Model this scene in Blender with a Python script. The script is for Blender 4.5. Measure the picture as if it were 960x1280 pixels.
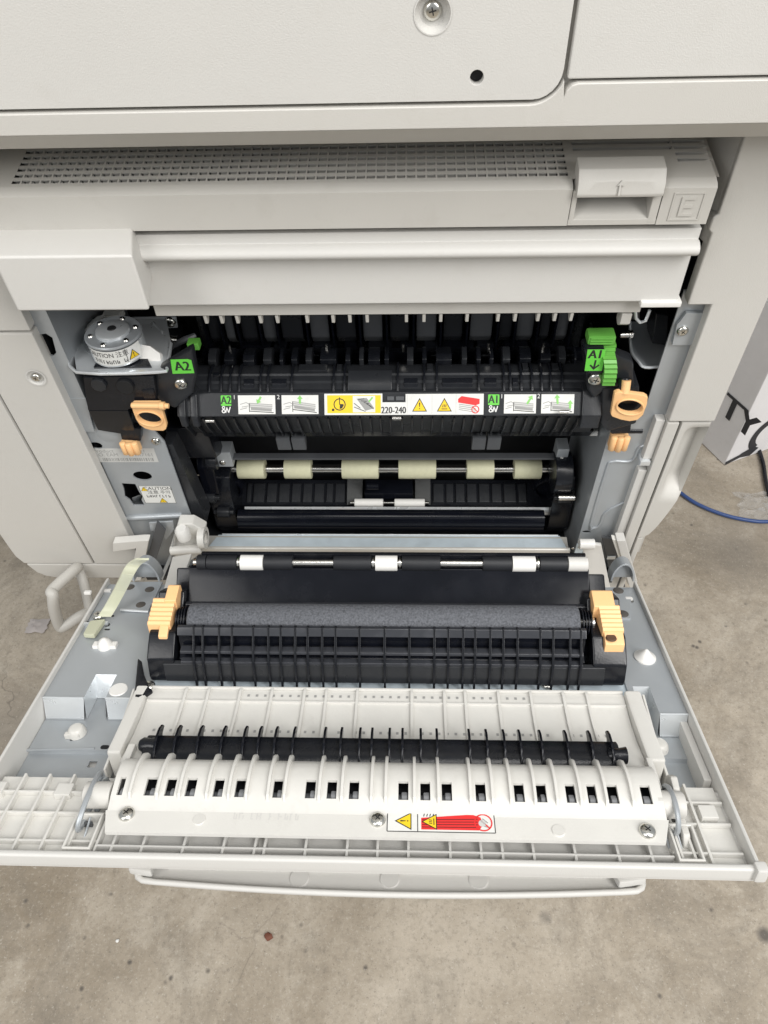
import bpy, bmesh, math, random
from math import sin, cos, pi, radians
from mathutils import Vector, Matrix
random.seed(7)
scene = bpy.context.scene
for o in list(bpy.data.objects):
    bpy.data.objects.remove(o, do_unlink=True)
col = scene.collection

# ------------------------------------------------------------------ camera
CAM = Vector((.0347, -.4243, .5431))
PITCH, YAW, ROLL = radians(49.72), radians(3.28), radians(-2.37)
FPX = 900.0                                   # focal length for a 960 x 1280 frame
_f = Vector((-sin(YAW)*cos(PITCH), cos(YAW)*cos(PITCH), -sin(PITCH)))
_r0 = Vector((cos(YAW), sin(YAW), 0)); _u0 = _r0.cross(_f)
_r = cos(ROLL)*_r0 + sin(ROLL)*_u0; _u = -sin(ROLL)*_r0 + cos(ROLL)*_u0
cd = bpy.data.cameras.new('camera'); co = bpy.data.objects.new('camera', cd); col.objects.link(co)
co.matrix_world = Matrix(((_r.x, _u.x, -_f.x, CAM.x), (_r.y, _u.y, -_f.y, CAM.y), (_r.z, _u.z, -_f.z, CAM.z), (0, 0, 0, 1)))
cd.sensor_fit = 'VERTICAL'; cd.sensor_height = 36.0; cd.lens = FPX/1280*36.0
cd.clip_start = .01; cd.clip_end = 100
scene.camera = co
scene.render.resolution_x = 768; scene.render.resolution_y = 1024
scene.render.engine = 'CYCLES'

# ------------------------------------------------------------------ light: a workshop lit by rows of overhead lamps
w = bpy.data.worlds.new('World'); scene.world = w; w.use_nodes = True
bg = w.node_tree.nodes['Background']; bg.inputs[0].default_value = (.93, .97, 1, 1); bg.inputs[1].default_value = .36
def lamp(loc, aim, sx, sy, power, color=(1, .98, .955)):
    l = bpy.data.lights.new('ceiling_lamp', 'AREA'); l.shape = 'RECTANGLE'; l.size = sx; l.size_y = sy
    l.energy = power; l.color = color
    o = bpy.data.objects.new('ceiling_lamp', l); col.objects.link(o)
    o.location = loc; o.rotation_euler = (Vector(aim)-Vector(loc)).to_track_quat('-Z', 'Y').to_euler()
    return o
lamp((1.5, -1.6, 2.2), (.1, -.1, .1), 1.1, 2.2, 72)
lamp((-1.6, -1.9, 2.2), (0, -.1, .1), 1.1, 2.2, 34)
lamp((.25, -.45, 2.7), (.1, -.3, 0), 1.6, .5, 14)
scene.view_settings.view_transform = 'Standard'; scene.view_settings.look = 'None'
scene.view_settings.exposure = 0.27; scene.view_settings.gamma = 1.0
scene.view_settings.use_curve_mapping = False

# ------------------------------------------------------------------ measuring the photograph
TILT = radians(18.2)                          # the open door rises this much towards its free edge
FLOOR = -.50
def ray(u, v): return _f + _r*((u-480)/FPX) - _u*((v-640)/FPX)
def AY(u, v, y):                              # point of the plane Y = y seen at photo pixel (u, v)
    d = ray(u, v); return CAM + d*((y-CAM.y)/d.y)
def AZ(u, v, z):
    d = ray(u, v); return CAM + d*((z-CAM.z)/d.z)
_n = Vector((0, sin(TILT), cos(TILT)))
def DR(u, v, h):                              # the same in the door's own axes: x, -distance from hinge, height
    d = ray(u, v); p = CAM + d*((h-CAM.dot(_n))/d.dot(_n))
    return Vector((p.x, p.y*cos(TILT)-p.z*sin(TILT), h))
def XY(u, v, y): return AY(u, v, y).x
def XD(u, v, h): return DR(u, v, h).x

# ------------------------------------------------------------------ materials
MATS = {}
def mat(name, color, rough=.5, metal=0., var=.06, vscale=18., bump=0., bscale=900., spec=.5, trans=0., rvar=.1, dirt=0., dirtcol=(.25, .22, .18), coat=0.):
    m = bpy.data.materials.new(name); m.use_nodes = True
    nt = m.node_tree; N = nt.nodes; L = nt.links; b = N['Principled BSDF']
    tc = N.new('ShaderNodeTexCoord')
    n1 = N.new('ShaderNodeTexNoise'); n1.inputs['Scale'].default_value = vscale; n1.inputs['Detail'].default_value = 5; n1.inputs['Roughness'].default_value = .6
    L.new(tc.outputs['Object'], n1.inputs['Vector'])
    mr = N.new('ShaderNodeMapRange'); mr.inputs[1].default_value = .25; mr.inputs[2].default_value = .75
    mr.inputs[3].default_value = 1-var; mr.inputs[4].default_value = 1+var
    L.new(n1.outputs['Fac'], mr.inputs[0])
    mul = N.new('ShaderNodeVectorMath'); mul.operation = 'SCALE'; mul.inputs[0].default_value = color
    L.new(mr.outputs[0], mul.inputs['Scale'])
    src = mul.outputs[0]
    if dirt > 0:
        n3 = N.new('ShaderNodeTexNoise'); n3.inputs['Scale'].default_value = 42; n3.inputs['Detail'].default_value = 8; n3.inputs['Roughness'].default_value = .7
        L.new(tc.outputs['Object'], n3.inputs['Vector'])
        r3 = N.new('ShaderNodeMapRange'); r3.inputs[1].default_value = .55; r3.inputs[2].default_value = .8; r3.inputs[3].default_value = 0; r3.inputs[4].default_value = dirt
        L.new(n3.outputs['Fac'], r3.inputs[0])
        mx = N.new('ShaderNodeMix'); mx.data_type = 'RGBA'; mx.inputs[7].default_value = (*dirtcol, 1)
        L.new(r3.outputs[0], mx.inputs[0]); L.new(src, mx.inputs[6]); src = mx.outputs[2]
    L.new(src, b.inputs['Base Color'])
    n2 = N.new('ShaderNodeTexNoise'); n2.inputs['Scale'].default_value = 60; n2.inputs['Detail'].default_value = 6
    L.new(tc.outputs['Object'], n2.inputs['Vector'])
    r2 = N.new('ShaderNodeMapRange'); r2.inputs[3].default_value = max(.02, rough-rvar); r2.inputs[4].default_value = min(1, rough+rvar)
    L.new(n2.outputs['Fac'], r2.inputs[0]); L.new(r2.outputs[0], b.inputs['Roughness'])
    b.inputs['Metallic'].default_value = metal
    b.inputs['Specular IOR Level'].default_value = spec
    b.inputs['Transmission Weight'].default_value = trans
    b.inputs['Coat Weight'].default_value = coat
    if bump > 0:
        nb = N.new('ShaderNodeTexNoise'); nb.inputs['Scale'].default_value = bscale; nb.inputs['Detail'].default_value = 3
        L.new(tc.outputs['Object'], nb.inputs['Vector'])
        bp = N.new('ShaderNodeBump'); bp.inputs['Strength'].default_value = bump; bp.inputs['Distance'].default_value = .001
        L.new(nb.outputs['Fac'], bp.inputs['Height']); L.new(bp.outputs[0], b.inputs['Normal'])
    MATS[name] = m
    return m
SHELL = mat('warm grey shell plastic', (.550, .536, .502), .48, var=.035, vscale=5, bump=.16, bscale=1500, dirt=.16, dirtcol=(.36, .33, .27))
SHELL2 = mat('pale shell plastic', (.585, .575, .548), .50, var=.02, vscale=6, bump=.15, bscale=1500, dirt=.12, dirtcol=(.40, .37, .31))
VENTP = mat('aged vent plastic', (.50, .485, .45), .45, var=.03, vscale=9, bump=.1, bscale=1400, dirt=.15)
WHITE = mat('white guide plastic', (.64, .628, .592), .36, var=.05, vscale=22, bump=.06, dirt=.30, dirtcol=(.40, .38, .34))
WHITE2 = mat('bright white plastic', (.74, .73, .70), .35, var=.03, vscale=25)
SILVER = mat('bright aluminium', (.80, .82, .83), .28, metal=.45, var=.08, vscale=60)
BLACK = mat('black plastic', (.0085, .0095, .0125), .22, spec=.34, var=.2, vscale=30, bump=.08, rvar=.14, dirt=.35, dirtcol=(.040, .041, .043))
BLACKG = mat('glossy black plastic', (.0050, .0058, .0090), .15, spec=.26, var=.2, vscale=30, rvar=.06, dirt=.08, dirtcol=(.05, .05, .055))
DGREY = mat('charcoal plastic', (.0205, .0220, .025), .30, spec=.36, var=.15, vscale=30, bump=.08, dirt=.35, dirtcol=(.058, .059, .060))
MGREY = mat('slate plastic', (.075, .079, .085), .42, var=.15, vscale=30, bump=.05)
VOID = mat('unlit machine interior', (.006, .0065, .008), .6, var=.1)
ZINC = mat('zinc plated sheet steel', (.41, .435, .455), .38, metal=.40, var=.06, vscale=14, bump=.02, rvar=.12, dirt=.12, dirtcol=(.33, .34, .34))
ZINCB = mat('bright and highlit zinc steel', (.70, .73, .75), .30, metal=.55, var=.06, vscale=14, rvar=.1)  # lighter zinc; on the door's steps it carries reflected light as colour
BLUEST = mat('bluish coated steel', (.62, .71, .77), .38, metal=.10, var=.10, vscale=60, rvar=.12, dirt=.25, dirtcol=(.30, .34, .37))
STEEL = mat('polished steel', (.72, .70, .66), .22, metal=1., var=.06, vscale=40)
SCREW = mat('plated screw steel', (.66, .65, .61), .25, metal=1., var=.1, vscale=200)
ORANGE = mat('orange handle plastic', (.88, .53, .25), .42, var=.09, vscale=40, bump=.08, dirt=.35, dirtcol=(.48, .27, .12))
GREEN = mat('green lever plastic', (.13, .40, .065), .38, var=.12, vscale=60, dirt=.3, dirtcol=(.06, .18, .04))
GLABEL = mat('green print', (.13, .58, .06), .45, var=.02)
CREAM = mat('cream rubber', (.60, .59, .41), .55, var=.12, vscale=60, bump=.08, dirt=.4, dirtcol=(.36, .34, .22))
STRAPM = mat('translucent strap plastic', (.62, .63, .47), .35, var=.05, trans=.25)
FILM = mat('clear film', (.20, .205, .205), .12, trans=.6, var=.05)
FOAM = mat('charcoal foam rubber', (.10, .105, .118), .8, var=.55, vscale=700, bump=.9, bscale=700)
RUBBER = mat('black rubber', (.017, .018, .021), .45, spec=.35, var=.15, vscale=60)
PAPER = mat('sticker white', (.72, .72, .69), .3, var=.06, vscale=90, dirt=.25, dirtcol=(.45, .44, .40))
INK = mat('black ink', (.015, .015, .016), .5, var=0)
GINK = mat('grey ink', (.30, .30, .29), .5, var=0)
LINK = mat('pale grey ink', (.55, .55, .53), .5, var=0)
YEL = mat('yellow print', (.85, .58, .02), .4, var=.02)
RED = mat('red print', (.72, .03, .03), .4, var=.02)
GRN = mat('light green print', (.25, .58, .15), .4, var=.02)
WINK = mat('white print', (.75, .75, .73), .4, var=0)
AMBER = mat('amber film', (.45, .24, .06), .3, var=.05)

# ------------------------------------------------------------------ building
ORG = {}                                       # origin of every object in the axes its geometry is written in
class MB:
    def __init__(s): s.v = []; s.f = []; s.m = []
    def add(s, vs, fs, mi=0):
        k = len(s.v); s.v += [tuple(p) for p in vs]; s.f += [[k+i for i in f] for f in fs]; s.m += [mi]*len(fs); return s
    def box(s, x0, x1, y0, y1, z0, z1, mi=0):
        return s.add([(x0,y0,z0),(x1,y0,z0),(x1,y1,z0),(x0,y1,z0),(x0,y0,z1),(x1,y0,z1),(x1,y1,z1),(x0,y1,z1)],
                     [(0,3,2,1),(4,5,6,7),(0,1,5,4),(1,2,6,5),(2,3,7,6),(3,0,4,7)], mi)
    def ext(s, pts, to3, c0, c1, mi=0):        # closed outline, extruded from c0 to c1
        n = len(pts)
        vs = [to3(a, b, c0) for a, b in pts] + [to3(a, b, c1) for a, b in pts]
        fs = [list(range(n))[::-1], list(range(n, 2*n))] + [[i, (i+1) % n, n+(i+1) % n, n+i] for i in range(n)]
        return s.add(vs, fs, mi)
    def prism(s, prof, x0, x1, mi=0):          # profile in (y, z) swept along x
        return s.ext(prof, lambda a, b, c: (c, a, b), x0, x1, mi)
    def flat(s, pts, to3, c=0., mi=0):
        return s.add([to3(a, b, c) for a, b in pts], [list(range(len(pts)))], mi)
    def cyl(s, p0, p1, r0, r1=None, n=20, mi=0):
        return s.lathe(p0, p1, [(0, r0), (1, r0 if r1 is None else r1)], n, mi)
    def lathe(s, p0, p1, prof, n=20, mi=0, caps=True):   # prof: (fraction along the axis, radius)
        p0 = Vector(p0); p1 = Vector(p1); d = (p1-p0); e = d.normalized()
        a = e.orthogonal().normalized(); b = e.cross(a)
        vs = []; fs = []
        for q, r in prof:
            for i in range(n):
                t = 2*pi*i/n; vs.append(p0 + d*q + (a*cos(t)+b*sin(t))*r)
        for k in range(len(prof)-1):
            for i in range(n):
                fs.append([k*n+i, k*n+(i+1) % n, (k+1)*n+(i+1) % n, (k+1)*n+i])
        if caps:
            fs.append(list(range(n))[::-1]); fs.append([(len(prof)-1)*n+i for i in range(n)])
        return s.add(vs, fs, mi)
    def tube(s, pts, r, n=10, mi=0):
        pts = [Vector(p) for p in pts]; vs = []; fs = []
        a = None
        for i, p in enumerate(pts):
            d = (pts[min(i+1, len(pts)-1)] - pts[max(i-1, 0)]).normalized()
            a = d.orthogonal().normalized() if a is None else (a - d*a.dot(d)).normalized()
            b = d.cross(a); rr = r[i] if isinstance(r, (list, tuple)) else r
            vs += [p + (a*cos(2*pi*k/n)+b*sin(2*pi*k/n))*rr for k in range(n)]
        for i in range(len(pts)-1):
            for k in range(n):
                fs.append([i*n+k, i*n+(k+1) % n, (i+1)*n+(k+1) % n, (i+1)*n+k])
        fs.append(list(range(n))[::-1]); fs.append([(len(pts)-1)*n+k for k in range(n)])
        return s.add(vs, fs, mi)
    def holed(s, outer, holes, to3, c0, c1, mi=0):       # outline with holes, extruded
        bm = bmesh.new(); loops = []
        for lp in [outer]+holes:
            vv = [bm.verts.new((a, b, 0)) for a, b in lp]; loops.append(lp)
            for i in range(len(vv)): bm.edges.new((vv[i], vv[(i+1) % len(vv)]))
        bmesh.ops.triangle_fill(bm, use_beauty=True, use_dissolve=False, edges=bm.edges[:], normal=(0, 0, 1))
        bm.verts.ensure_lookup_table(); bm.verts.index_update()
        tri = [[x.index for x in f.verts] for f in bm.faces]; P = [(x.co.x, x.co.y) for x in bm.verts]; bm.free()
        n = len(P)
        fs = [t[::-1] for t in tri] + [[n+i for i in t] for t in tri]
        k = 0
        for lp in loops:
            m = len(lp)
            fs += [[k+i, k+(i+1) % m, n+k+(i+1) % m, n+k+i] for i in range(m)]; k += m
        return s.add([to3(a, b, c0) for a, b in P]+[to3(a, b, c1) for a, b in P], fs, mi)
    def build(s, name, mats, parent=None, bevel=0., seg=2, sharp=38, recalc=True, limit=30):
        if not isinstance(mats, (list, tuple)): mats = [mats]
        xs = [p[0] for p in s.v]; ys = [p[1] for p in s.v]; zs = [p[2] for p in s.v]
        c = Vector(((min(xs)+max(xs))/2, (min(ys)+max(ys))/2, (min(zs)+max(zs))/2))
        me = bpy.data.meshes.new(name)
        me.from_pydata([(p[0]-c.x, p[1]-c.y, p[2]-c.z) for p in s.v], [], s.f)
        for mm in mats: me.materials.append(mm)
        me.polygons.foreach_set('material_index', s.m)
        bm = bmesh.new(); bm.from_mesh(me)
        if recalc: bmesh.ops.recalc_face_normals(bm, faces=bm.faces[:])
        if bevel > 0:
            ed = [e for e in bm.edges if len(e.link_faces) == 2 and e.calc_face_angle(0) > radians(limit)]
            bmesh.ops.bevel(bm, geom=ed, offset=bevel, segments=seg, profile=.5, affect='EDGES', clamp_overlap=True)
        for f in bm.faces: f.smooth = True
        bm.to_mesh(me); bm.free()
        me.set_sharp_from_angle(angle=radians(sharp))
        o = bpy.data.objects.new(name, me); col.objects.link(o)
        if bevel > 0:
            wn = o.modifiers.new('weighted_normal', 'WEIGHTED_NORMAL'); wn.keep_sharp = True; wn.weight = 60
        place(o, c, parent)
        return o
def place(o, c, parent):
    ORG[o] = Vector(c)
    if parent is not None:
        o.parent = parent; o.location = Vector(c) - ORG[parent]
    else:
        o.location = c
def copy_at(o, c):                             # another piece that shares the mesh, same parent
    k = o.copy(); col.objects.link(k); ORG[k] = Vector(c)
    k.location = Vector(c) - (ORG[o.parent] if o.parent else Vector())
    return k
def thing(name, loc, label, cat, group=None, rotx=0., org=None):
    o = bpy.data.objects.new(name, None); col.objects.link(o); o.empty_display_size = .05
    o.location = loc; o.rotation_euler = (rotx, 0, 0); ORG[o] = Vector(org if org is not None else loc)
    o['label'] = label; o['category'] = cat
    if group: o['group'] = group
    return o
def tag(o, label, cat, group=None, kind=None):
    o['label'] = label; o['category'] = cat
    if group: o['group'] = group
    if kind: o['kind'] = kind
    return o
def circ(cx, cy, r, n=20, ry=None, a0=0.):
    ry = r if ry is None else ry
    return [(cx+r*cos(a0+2*pi*i/n), cy+ry*sin(a0+2*pi*i/n)) for i in range(n)]
def rrect(x0, x1, y0, y1, r, n=4):
    p = []
    for cx, cy, a in ((x1-r, y1-r, 0), (x0+r, y1-r, pi/2), (x0+r, y0+r, pi), (x1-r, y0+r, 3*pi/2)):
        p += [(cx+r*cos(a+pi/2*i/n), cy+r*sin(a+pi/2*i/n)) for i in range(n+1)]
    return p
def rect(x0, x1, y0, y1): return [(x0, y0), (x1, y0), (x1, y1), (x0, y1)]
def ring(cx, cy, r0, r1, n=24, a0=0., a1=2*pi):
    return [[(cx+r0*cos(a0+(a1-a0)*i/n), cy+r0*sin(a0+(a1-a0)*i/n)), (cx+r1*cos(a0+(a1-a0)*i/n), cy+r1*sin(a0+(a1-a0)*i/n)),
             (cx+r1*cos(a0+(a1-a0)*(i+1)/n), cy+r1*sin(a0+(a1-a0)*(i+1)/n)), (cx+r0*cos(a0+(a1-a0)*(i+1)/n), cy+r0*sin(a0+(a1-a0)*(i+1)/n))] for i in range(n)]
def stroke(p, q, w):
    dx, dy = q[0]-p[0], q[1]-p[1]; l = math.hypot(dx, dy) or 1; nx, ny = -dy/l*w/2, dx/l*w/2
    return [(p[0]+nx, p[1]+ny), (p[0]-nx, p[1]-ny), (q[0]-nx, q[1]-ny), (q[0]+nx, q[1]+ny)]
def font_polys(body, size, align='CENTER'):
    """letter faces as 2-D triangles/ngons, centred on the baseline's middle"""
    c = bpy.data.curves.new('lettering', 'FONT'); c.body = body; c.size = size; c.align_x = align; c.align_y = 'CENTER'; c.resolution_u = 3
    o = bpy.data.objects.new('lettering', c); col.objects.link(o)
    bpy.context.view_layer.update()
    me = bpy.data.meshes.new_from_object(o.evaluated_get(bpy.context.evaluated_depsgraph_get()))
    res = [[(me.vertices[i].co.x, me.vertices[i].co.y) for i in p.vertices] for p in me.polygons]
    bpy.data.objects.remove(o); bpy.data.curves.remove(c); bpy.data.meshes.remove(me)
    return res
def letter_marks(x0, x1, y, h, seed):
    rnd = random.Random(seed); x = x0; out = []; t = h*.17
    while x < x1:
        w_ = h*rnd.uniform(.45, .7)
        if rnd.random() > .12:
            out.append(rect(x, x+t, y-h/2, y+h/2))
            if rnd.random() > .4: out.append(rect(x+w_-t, x+w_, y-h/2, y+h*rnd.uniform(0, .5)))
            k = rnd.choice((-.5, -.1, .33)); out.append(rect(x+t, x+w_-t, y+h*k, y+h*k+t))
        x += w_+h*.25
    return out
SM = [PAPER, INK, YEL, RED, GRN, GLABEL, GINK, WINK, LINK, ZINC]
P_, K_, Y_, R_, G_, GL_, GR_, W_, LG_, Z_ = range(10)
class Sticker:
    """a printed sticker: flat print shapes laid a hair apart on a thin base; a, b in metres on the plane"""
    def __init__(s, to3): s.B = MB(); s.to3 = to3; s.k = 0
    def face(s, pts, mi): s.k += 1; s.B.flat(pts, s.to3, .00006*s.lv, mi); return s
    lv = 1
    def at(s, lv): s.lv = lv; return s
    def text(s, body, size, cx, cy, mi=K_, sx=1., bold=0, align='CENTER'):
        for p in font_polys(body, size, align):
            s.face([(cx+a*sx, cy+b) for a, b in p], mi)
            if bold:
                s.lv += .4; s.face([(cx+a*sx+bold, cy+b) for a, b in p], mi); s.lv -= .4
        return s
    def tri(s, cx, cy, w, mark='!', rot=0):
        h = w*.9
        def R(p): return [(cx+a*cos(rot)-b*sin(rot), cy+a*sin(rot)+b*cos(rot)) for a, b in p]
        lv = s.lv
        s.face(R([(-w/2, -h/2), (w/2, -h/2), (0, h/2)]), K_); s.lv = lv+1
        s.face(R([(-w*.41, -h*.44), (w*.41, -h*.44), (0, h*.38)]), Y_); s.lv = lv+2
        if mark == '!':
            s.face(R([(-w*.045, h*.16), (-w*.02, -h*.16), (w*.02, -h*.16), (w*.045, h*.16)]), K_)
            s.face(R(circ(0, -h*.28, w*.04, 8)), K_)
        else:
            for i in (-1, 0, 1):
                s.face(R(stroke((i*w*.1-w*.02, -h*.2), (i*w*.1+w*.02, h*.02), w*.045)), K_)
            s.face(R(rect(-w*.2, w*.2, -h*.34, -h*.28)), K_)
        s.lv = lv
        return s
    def marks(s, x0, x1, y, h, mi, seed):              # a line too small to read: letter-sized strokes
        for q in letter_marks(x0, x1, y, h, seed): s.face(q, mi)
        return s
    def build(s, name, parent):
        return s.B.build(name, SM, parent, recalc=False)
def screw(parent, c, nrm, r, name='screw', m=None, phil=True):
    c = Vector(c); nrm = Vector(nrm).normalized()
    B = MB(); B.lathe(c, c+nrm*r*.62, [(0, r), (.45, r), (.8, r*.86), (1, r*.55)], 16)
    a = nrm.orthogonal().normalized(); b = nrm.cross(a); t = random.uniform(0, pi); a, b = a*cos(t)+b*sin(t), b*cos(t)-a*sin(t)
    top = c+nrm*r*.645
    for p, q in ((a, b), (b, a)):
        B.add([top+p*r*.40+q*r*.065, top-p*r*.40+q*r*.065, top-p*r*.40-q*r*.065, top+p*r*.40-q*r*.065], [(0, 1, 2, 3)], 1); top = top+nrm*.00004
    o = B.build(name, [m or SCREW, INK], parent)
    return o
def arc(cy, cz, r, a0, a1, n=8, rz=None):
    rz = rz or r
    return [(cy+r*cos(radians(a0+(a1-a0)*i/n)), cz+rz*sin(radians(a0+(a1-a0)*i/n))) for i in range(n+1)]
# ------------------------------------------------------------------ floor
def floor_material():
    m = bpy.data.materials.new('worn concrete'); m.use_nodes = True
    nt = m.node_tree; N = nt.nodes; L = nt.links; b = N['Principled BSDF']
    tc = N.new('ShaderNodeTexCoord')
    def noise(scale, detail=6, rough=.6, dist=0.):
        n = N.new('ShaderNodeTexNoise'); n.inputs['Scale'].default_value = scale; n.inputs['Detail'].default_value = detail
        n.inputs['Roughness'].default_value = rough; n.inputs['Distortion'].default_value = dist
        L.new(tc.outputs['Object'], n.inputs['Vector']); return n.outputs['Fac']
    def rng(f, a, b_, c, d):
        r = N.new('ShaderNodeMapRange'); r.inputs[1].default_value = a; r.inputs[2].default_value = b_; r.inputs[3].default_value = c; r.inputs[4].default_value = d
        L.new(f, r.inputs[0]); return r.outputs[0]
    def mix(fac, a, b_):
        x = N.new('ShaderNodeMix'); x.data_type = 'RGBA'
        if isinstance(fac, float): x.inputs[0].default_value = fac
        else: L.new(fac, x.inputs[0])
        for i, c in ((6, a), (7, b_)):
            if isinstance(c, tuple): x.inputs[i].default_value = (*c, 1)
            else: L.new(c, x.inputs[i])
        return x.outputs[2]
    base = mix(rng(noise(2.6, 14, .70, .3), .36, .64, 0, 1), (.245, .203, .150), (.490, .430, .350))
    base = mix(rng(noise(6, 12, .74, .8), .48, .70, 0, .85), base, (.205, .178, .142))
    base = mix(rng(noise(11, 12, .74, .4), .52, .76, 0, .7), base, (.56, .505, .425))
    base = mix(rng(noise(120, 6, .75), .50, .72, 0, .55), base, (.175, .152, .122))
    base = mix(rng(noise(210, 4, .7), .55, .78, 0, .5), base, (.60, .555, .48))
    # dark spots with a shape of their own
    vo = N.new('ShaderNodeTexVoronoi'); vo.inputs['Scale'].default_value = 9; vo.inputs['Randomness'].default_value = 1
    L.new(tc.outputs['Object'], vo.inputs['Vector'])
    vmask = N.new('ShaderNodeMath'); vmask.operation = 'MULTIPLY'
    L.new(rng(vo.outputs['Distance'], .04, .11, .9, 0), vmask.inputs[0]); L.new(rng(noise(5.3, 3), .46, .60, 0, 1), vmask.inputs[1])
    base = mix(vmask.outputs[0], base, (.105, .095, .085))
    vs3 = N.new('ShaderNodeTexVoronoi'); vs3.inputs['Scale'].default_value = 42; L.new(tc.outputs['Object'], vs3.inputs['Vector'])
    vm2 = N.new('ShaderNodeMath'); vm2.operation = 'MULTIPLY'
    L.new(rng(vs3.outputs['Distance'], .06, .17, .85, 0), vm2.inputs[0]); L.new(rng(noise(23, 3), .51, .60, 0, 1), vm2.inputs[1])
    base = mix(vm2.outputs[0], base, (.09, .08, .07))
    vo2 = N.new('ShaderNodeTexVoronoi'); vo2.inputs['Scale'].default_value = 3.1; L.new(tc.outputs['Object'], vo2.inputs['Vector'])
    base = mix(rng(vo2.outputs['Distance'], .05, .30, .50, 0), base, (.19, .17, .145))
    base = mix(rng(noise(330, 3, .6), .62, .68, 0, .40), base, (.085, .075, .062))
    base = mix(rng(noise(260, 3, .6), .64, .70, 0, .35), base, (.66, .62, .55))
    ve = N.new('ShaderNodeTexVoronoi'); ve.feature = 'DISTANCE_TO_EDGE'; ve.inputs['Scale'].default_value = 2.3
    wv = N.new('ShaderNodeVectorMath'); wv.operation = 'ADD'; nz = N.new('ShaderNodeTexNoise'); nz.inputs['Scale'].default_value = 9; nz.inputs['Detail'].default_value = 8
    L.new(tc.outputs['Object'], nz.inputs['Vector'])
    sv = N.new('ShaderNodeVectorMath'); sv.operation = 'SCALE'; sv.inputs['Scale'].default_value = .16; L.new(nz.outputs['Color'], sv.inputs[0])
    L.new(tc.outputs['Object'], wv.inputs[0]); L.new(sv.outputs[0], wv.inputs[1]); L.new(wv.outputs[0], ve.inputs['Vector'])
    cm = N.new('ShaderNodeMath'); cm.operation = 'MULTIPLY'; L.new(rng(ve.outputs['Distance'], .001, .0045, .55, 0), cm.inputs[0]); L.new(rng(noise(3.7, 3), .50, .60, 0, 1), cm.inputs[1])
    base = mix(cm.outputs[0], base, (.14, .12, .10))
    L.new(base, b.inputs['Base Color'])
    L.new(rng(noise(20), .3, .7, .55, .8), b.inputs['Roughness']); b.inputs['Specular IOR Level'].default_value = .3
    bp = N.new('ShaderNodeBump'); bp.inputs['Strength'].default_value = .35; bp.inputs['Distance'].default_value = .002
    L.new(noise(180, 6, .7), bp.inputs['Height']); L.new(bp.outputs[0], b.inputs['Normal'])
    return m
me = bpy.data.meshes.new('floor'); me.from_pydata([(-12, -12, 0), (12, -12, 0), (12, 12, 0), (-12, 12, 0)], [], [(0, 1, 2, 3)])
me.materials.append(floor_material()); fl = bpy.data.objects.new('floor', me); col.objects.link(fl); fl.location = (0, 0, FLOOR); ORG[fl] = fl.location.copy()
fl['kind'] = 'structure'; fl['label'] = 'worn brown grey concrete floor with dark stains'

# ------------------------------------------------------------------ the copier's shell
COP = thing('copier', (0, .25, FLOOR), 'large grey office copier with its side door open on black rollers and steel plates', 'copier')
xz = lambda y: (lambda a, b, c: (a, y+c, b))   # outline in (x, z), c = depth behind y
# pedestal the body stands on, set well back
B = MB(); B.box(-.15, .19, .10, .52, FLOOR+.04, -.068); B.build('pedestal', SHELL, COP, .004)
for x, y in ((-.12, .14), (.16, .14), (-.12, .48), (.16, .48)):
    B = MB(); B.lathe((x, y, FLOOR), (x, y, FLOOR+.04), [(0, .016), (.5, .022), (1, .022)], 16); B.build('foot', BLACK, COP)

# upper unit, standing forward of everything below
UY = -.049
xr = XY(709, 60, UY)
pan = [(-.38, .62), (-.38, .4055)] + [(xr-.013+.013*sin(radians(a)), .4055+.013-.013*cos(radians(a))) for a in range(0, 91, 15)] + [(xr, .62)]
sc1 = AY(541, 17, UY); sc2 = AY(596, 97, UY)
B = MB(); B.holed(pan, [circ(sc1.x, sc1.z, .0078, 24), circ(sc2.x, sc2.z, .0032, 16)], xz(UY), 0, .005)
up = B.build('cover_panel', SHELL2, COP, .0008)
B = MB(); B.lathe((sc1.x, UY+.0012, sc1.z), (sc1.x, UY+.0058, sc1.z), [(0, .0077), (.8, .0062), (.85, .0001)], 24, caps=False)
B.build('screw_recess', SHELL2, up)
screw(up, (sc1.x, UY+.0055, sc1.z), (0, -1, 0), .0042)
B = MB(); B.lathe((sc1.x, UY-.0003, sc1.z), (sc1.x, UY+.0012, sc1.z), [(0, .0086), (0, .0080), (1, .0076)], 24, caps=False); B.build('recess_rim', SHELL2, up)
B = MB(); B.ext(rect(xr+.0022, .30, .4140, .62), xz(UY), 0, .005); B.build('cover_panel', SHELL2, COP, .0012)
rr = .016
band = [(-.382, .3936), (.302, .3936), (.302, .4128)] + [(xr+.0016+.006-.006*sin(radians(a)), .4128-.006+.006*cos(radians(a))) for a in range(0, 91, 30)]
band += [(xr+.0016-rr+rr*cos(radians(a)), .4038+rr-rr*sin(radians(a))) for a in range(20, 91, 10)] + [(-.382, .4038)]
B = MB(); B.ext(band, xz(UY-.0015), 0, .02); B.build('trim_band', SHELL, COP, .0014, 3)
B = MB(); B.prism([(UY-.0010, .3935), (UY+.016, .3800), (UY+.09, .3800), (UY+.09, .3935)], -.3815, .3015); B.build('chamfer_strip', SHELL, COP, .0012)
B = MB(); B.box(-.379, .299, UY+.0058, .45, .3960, .625); B.build('scanner_housing', SHELL, COP)

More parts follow.
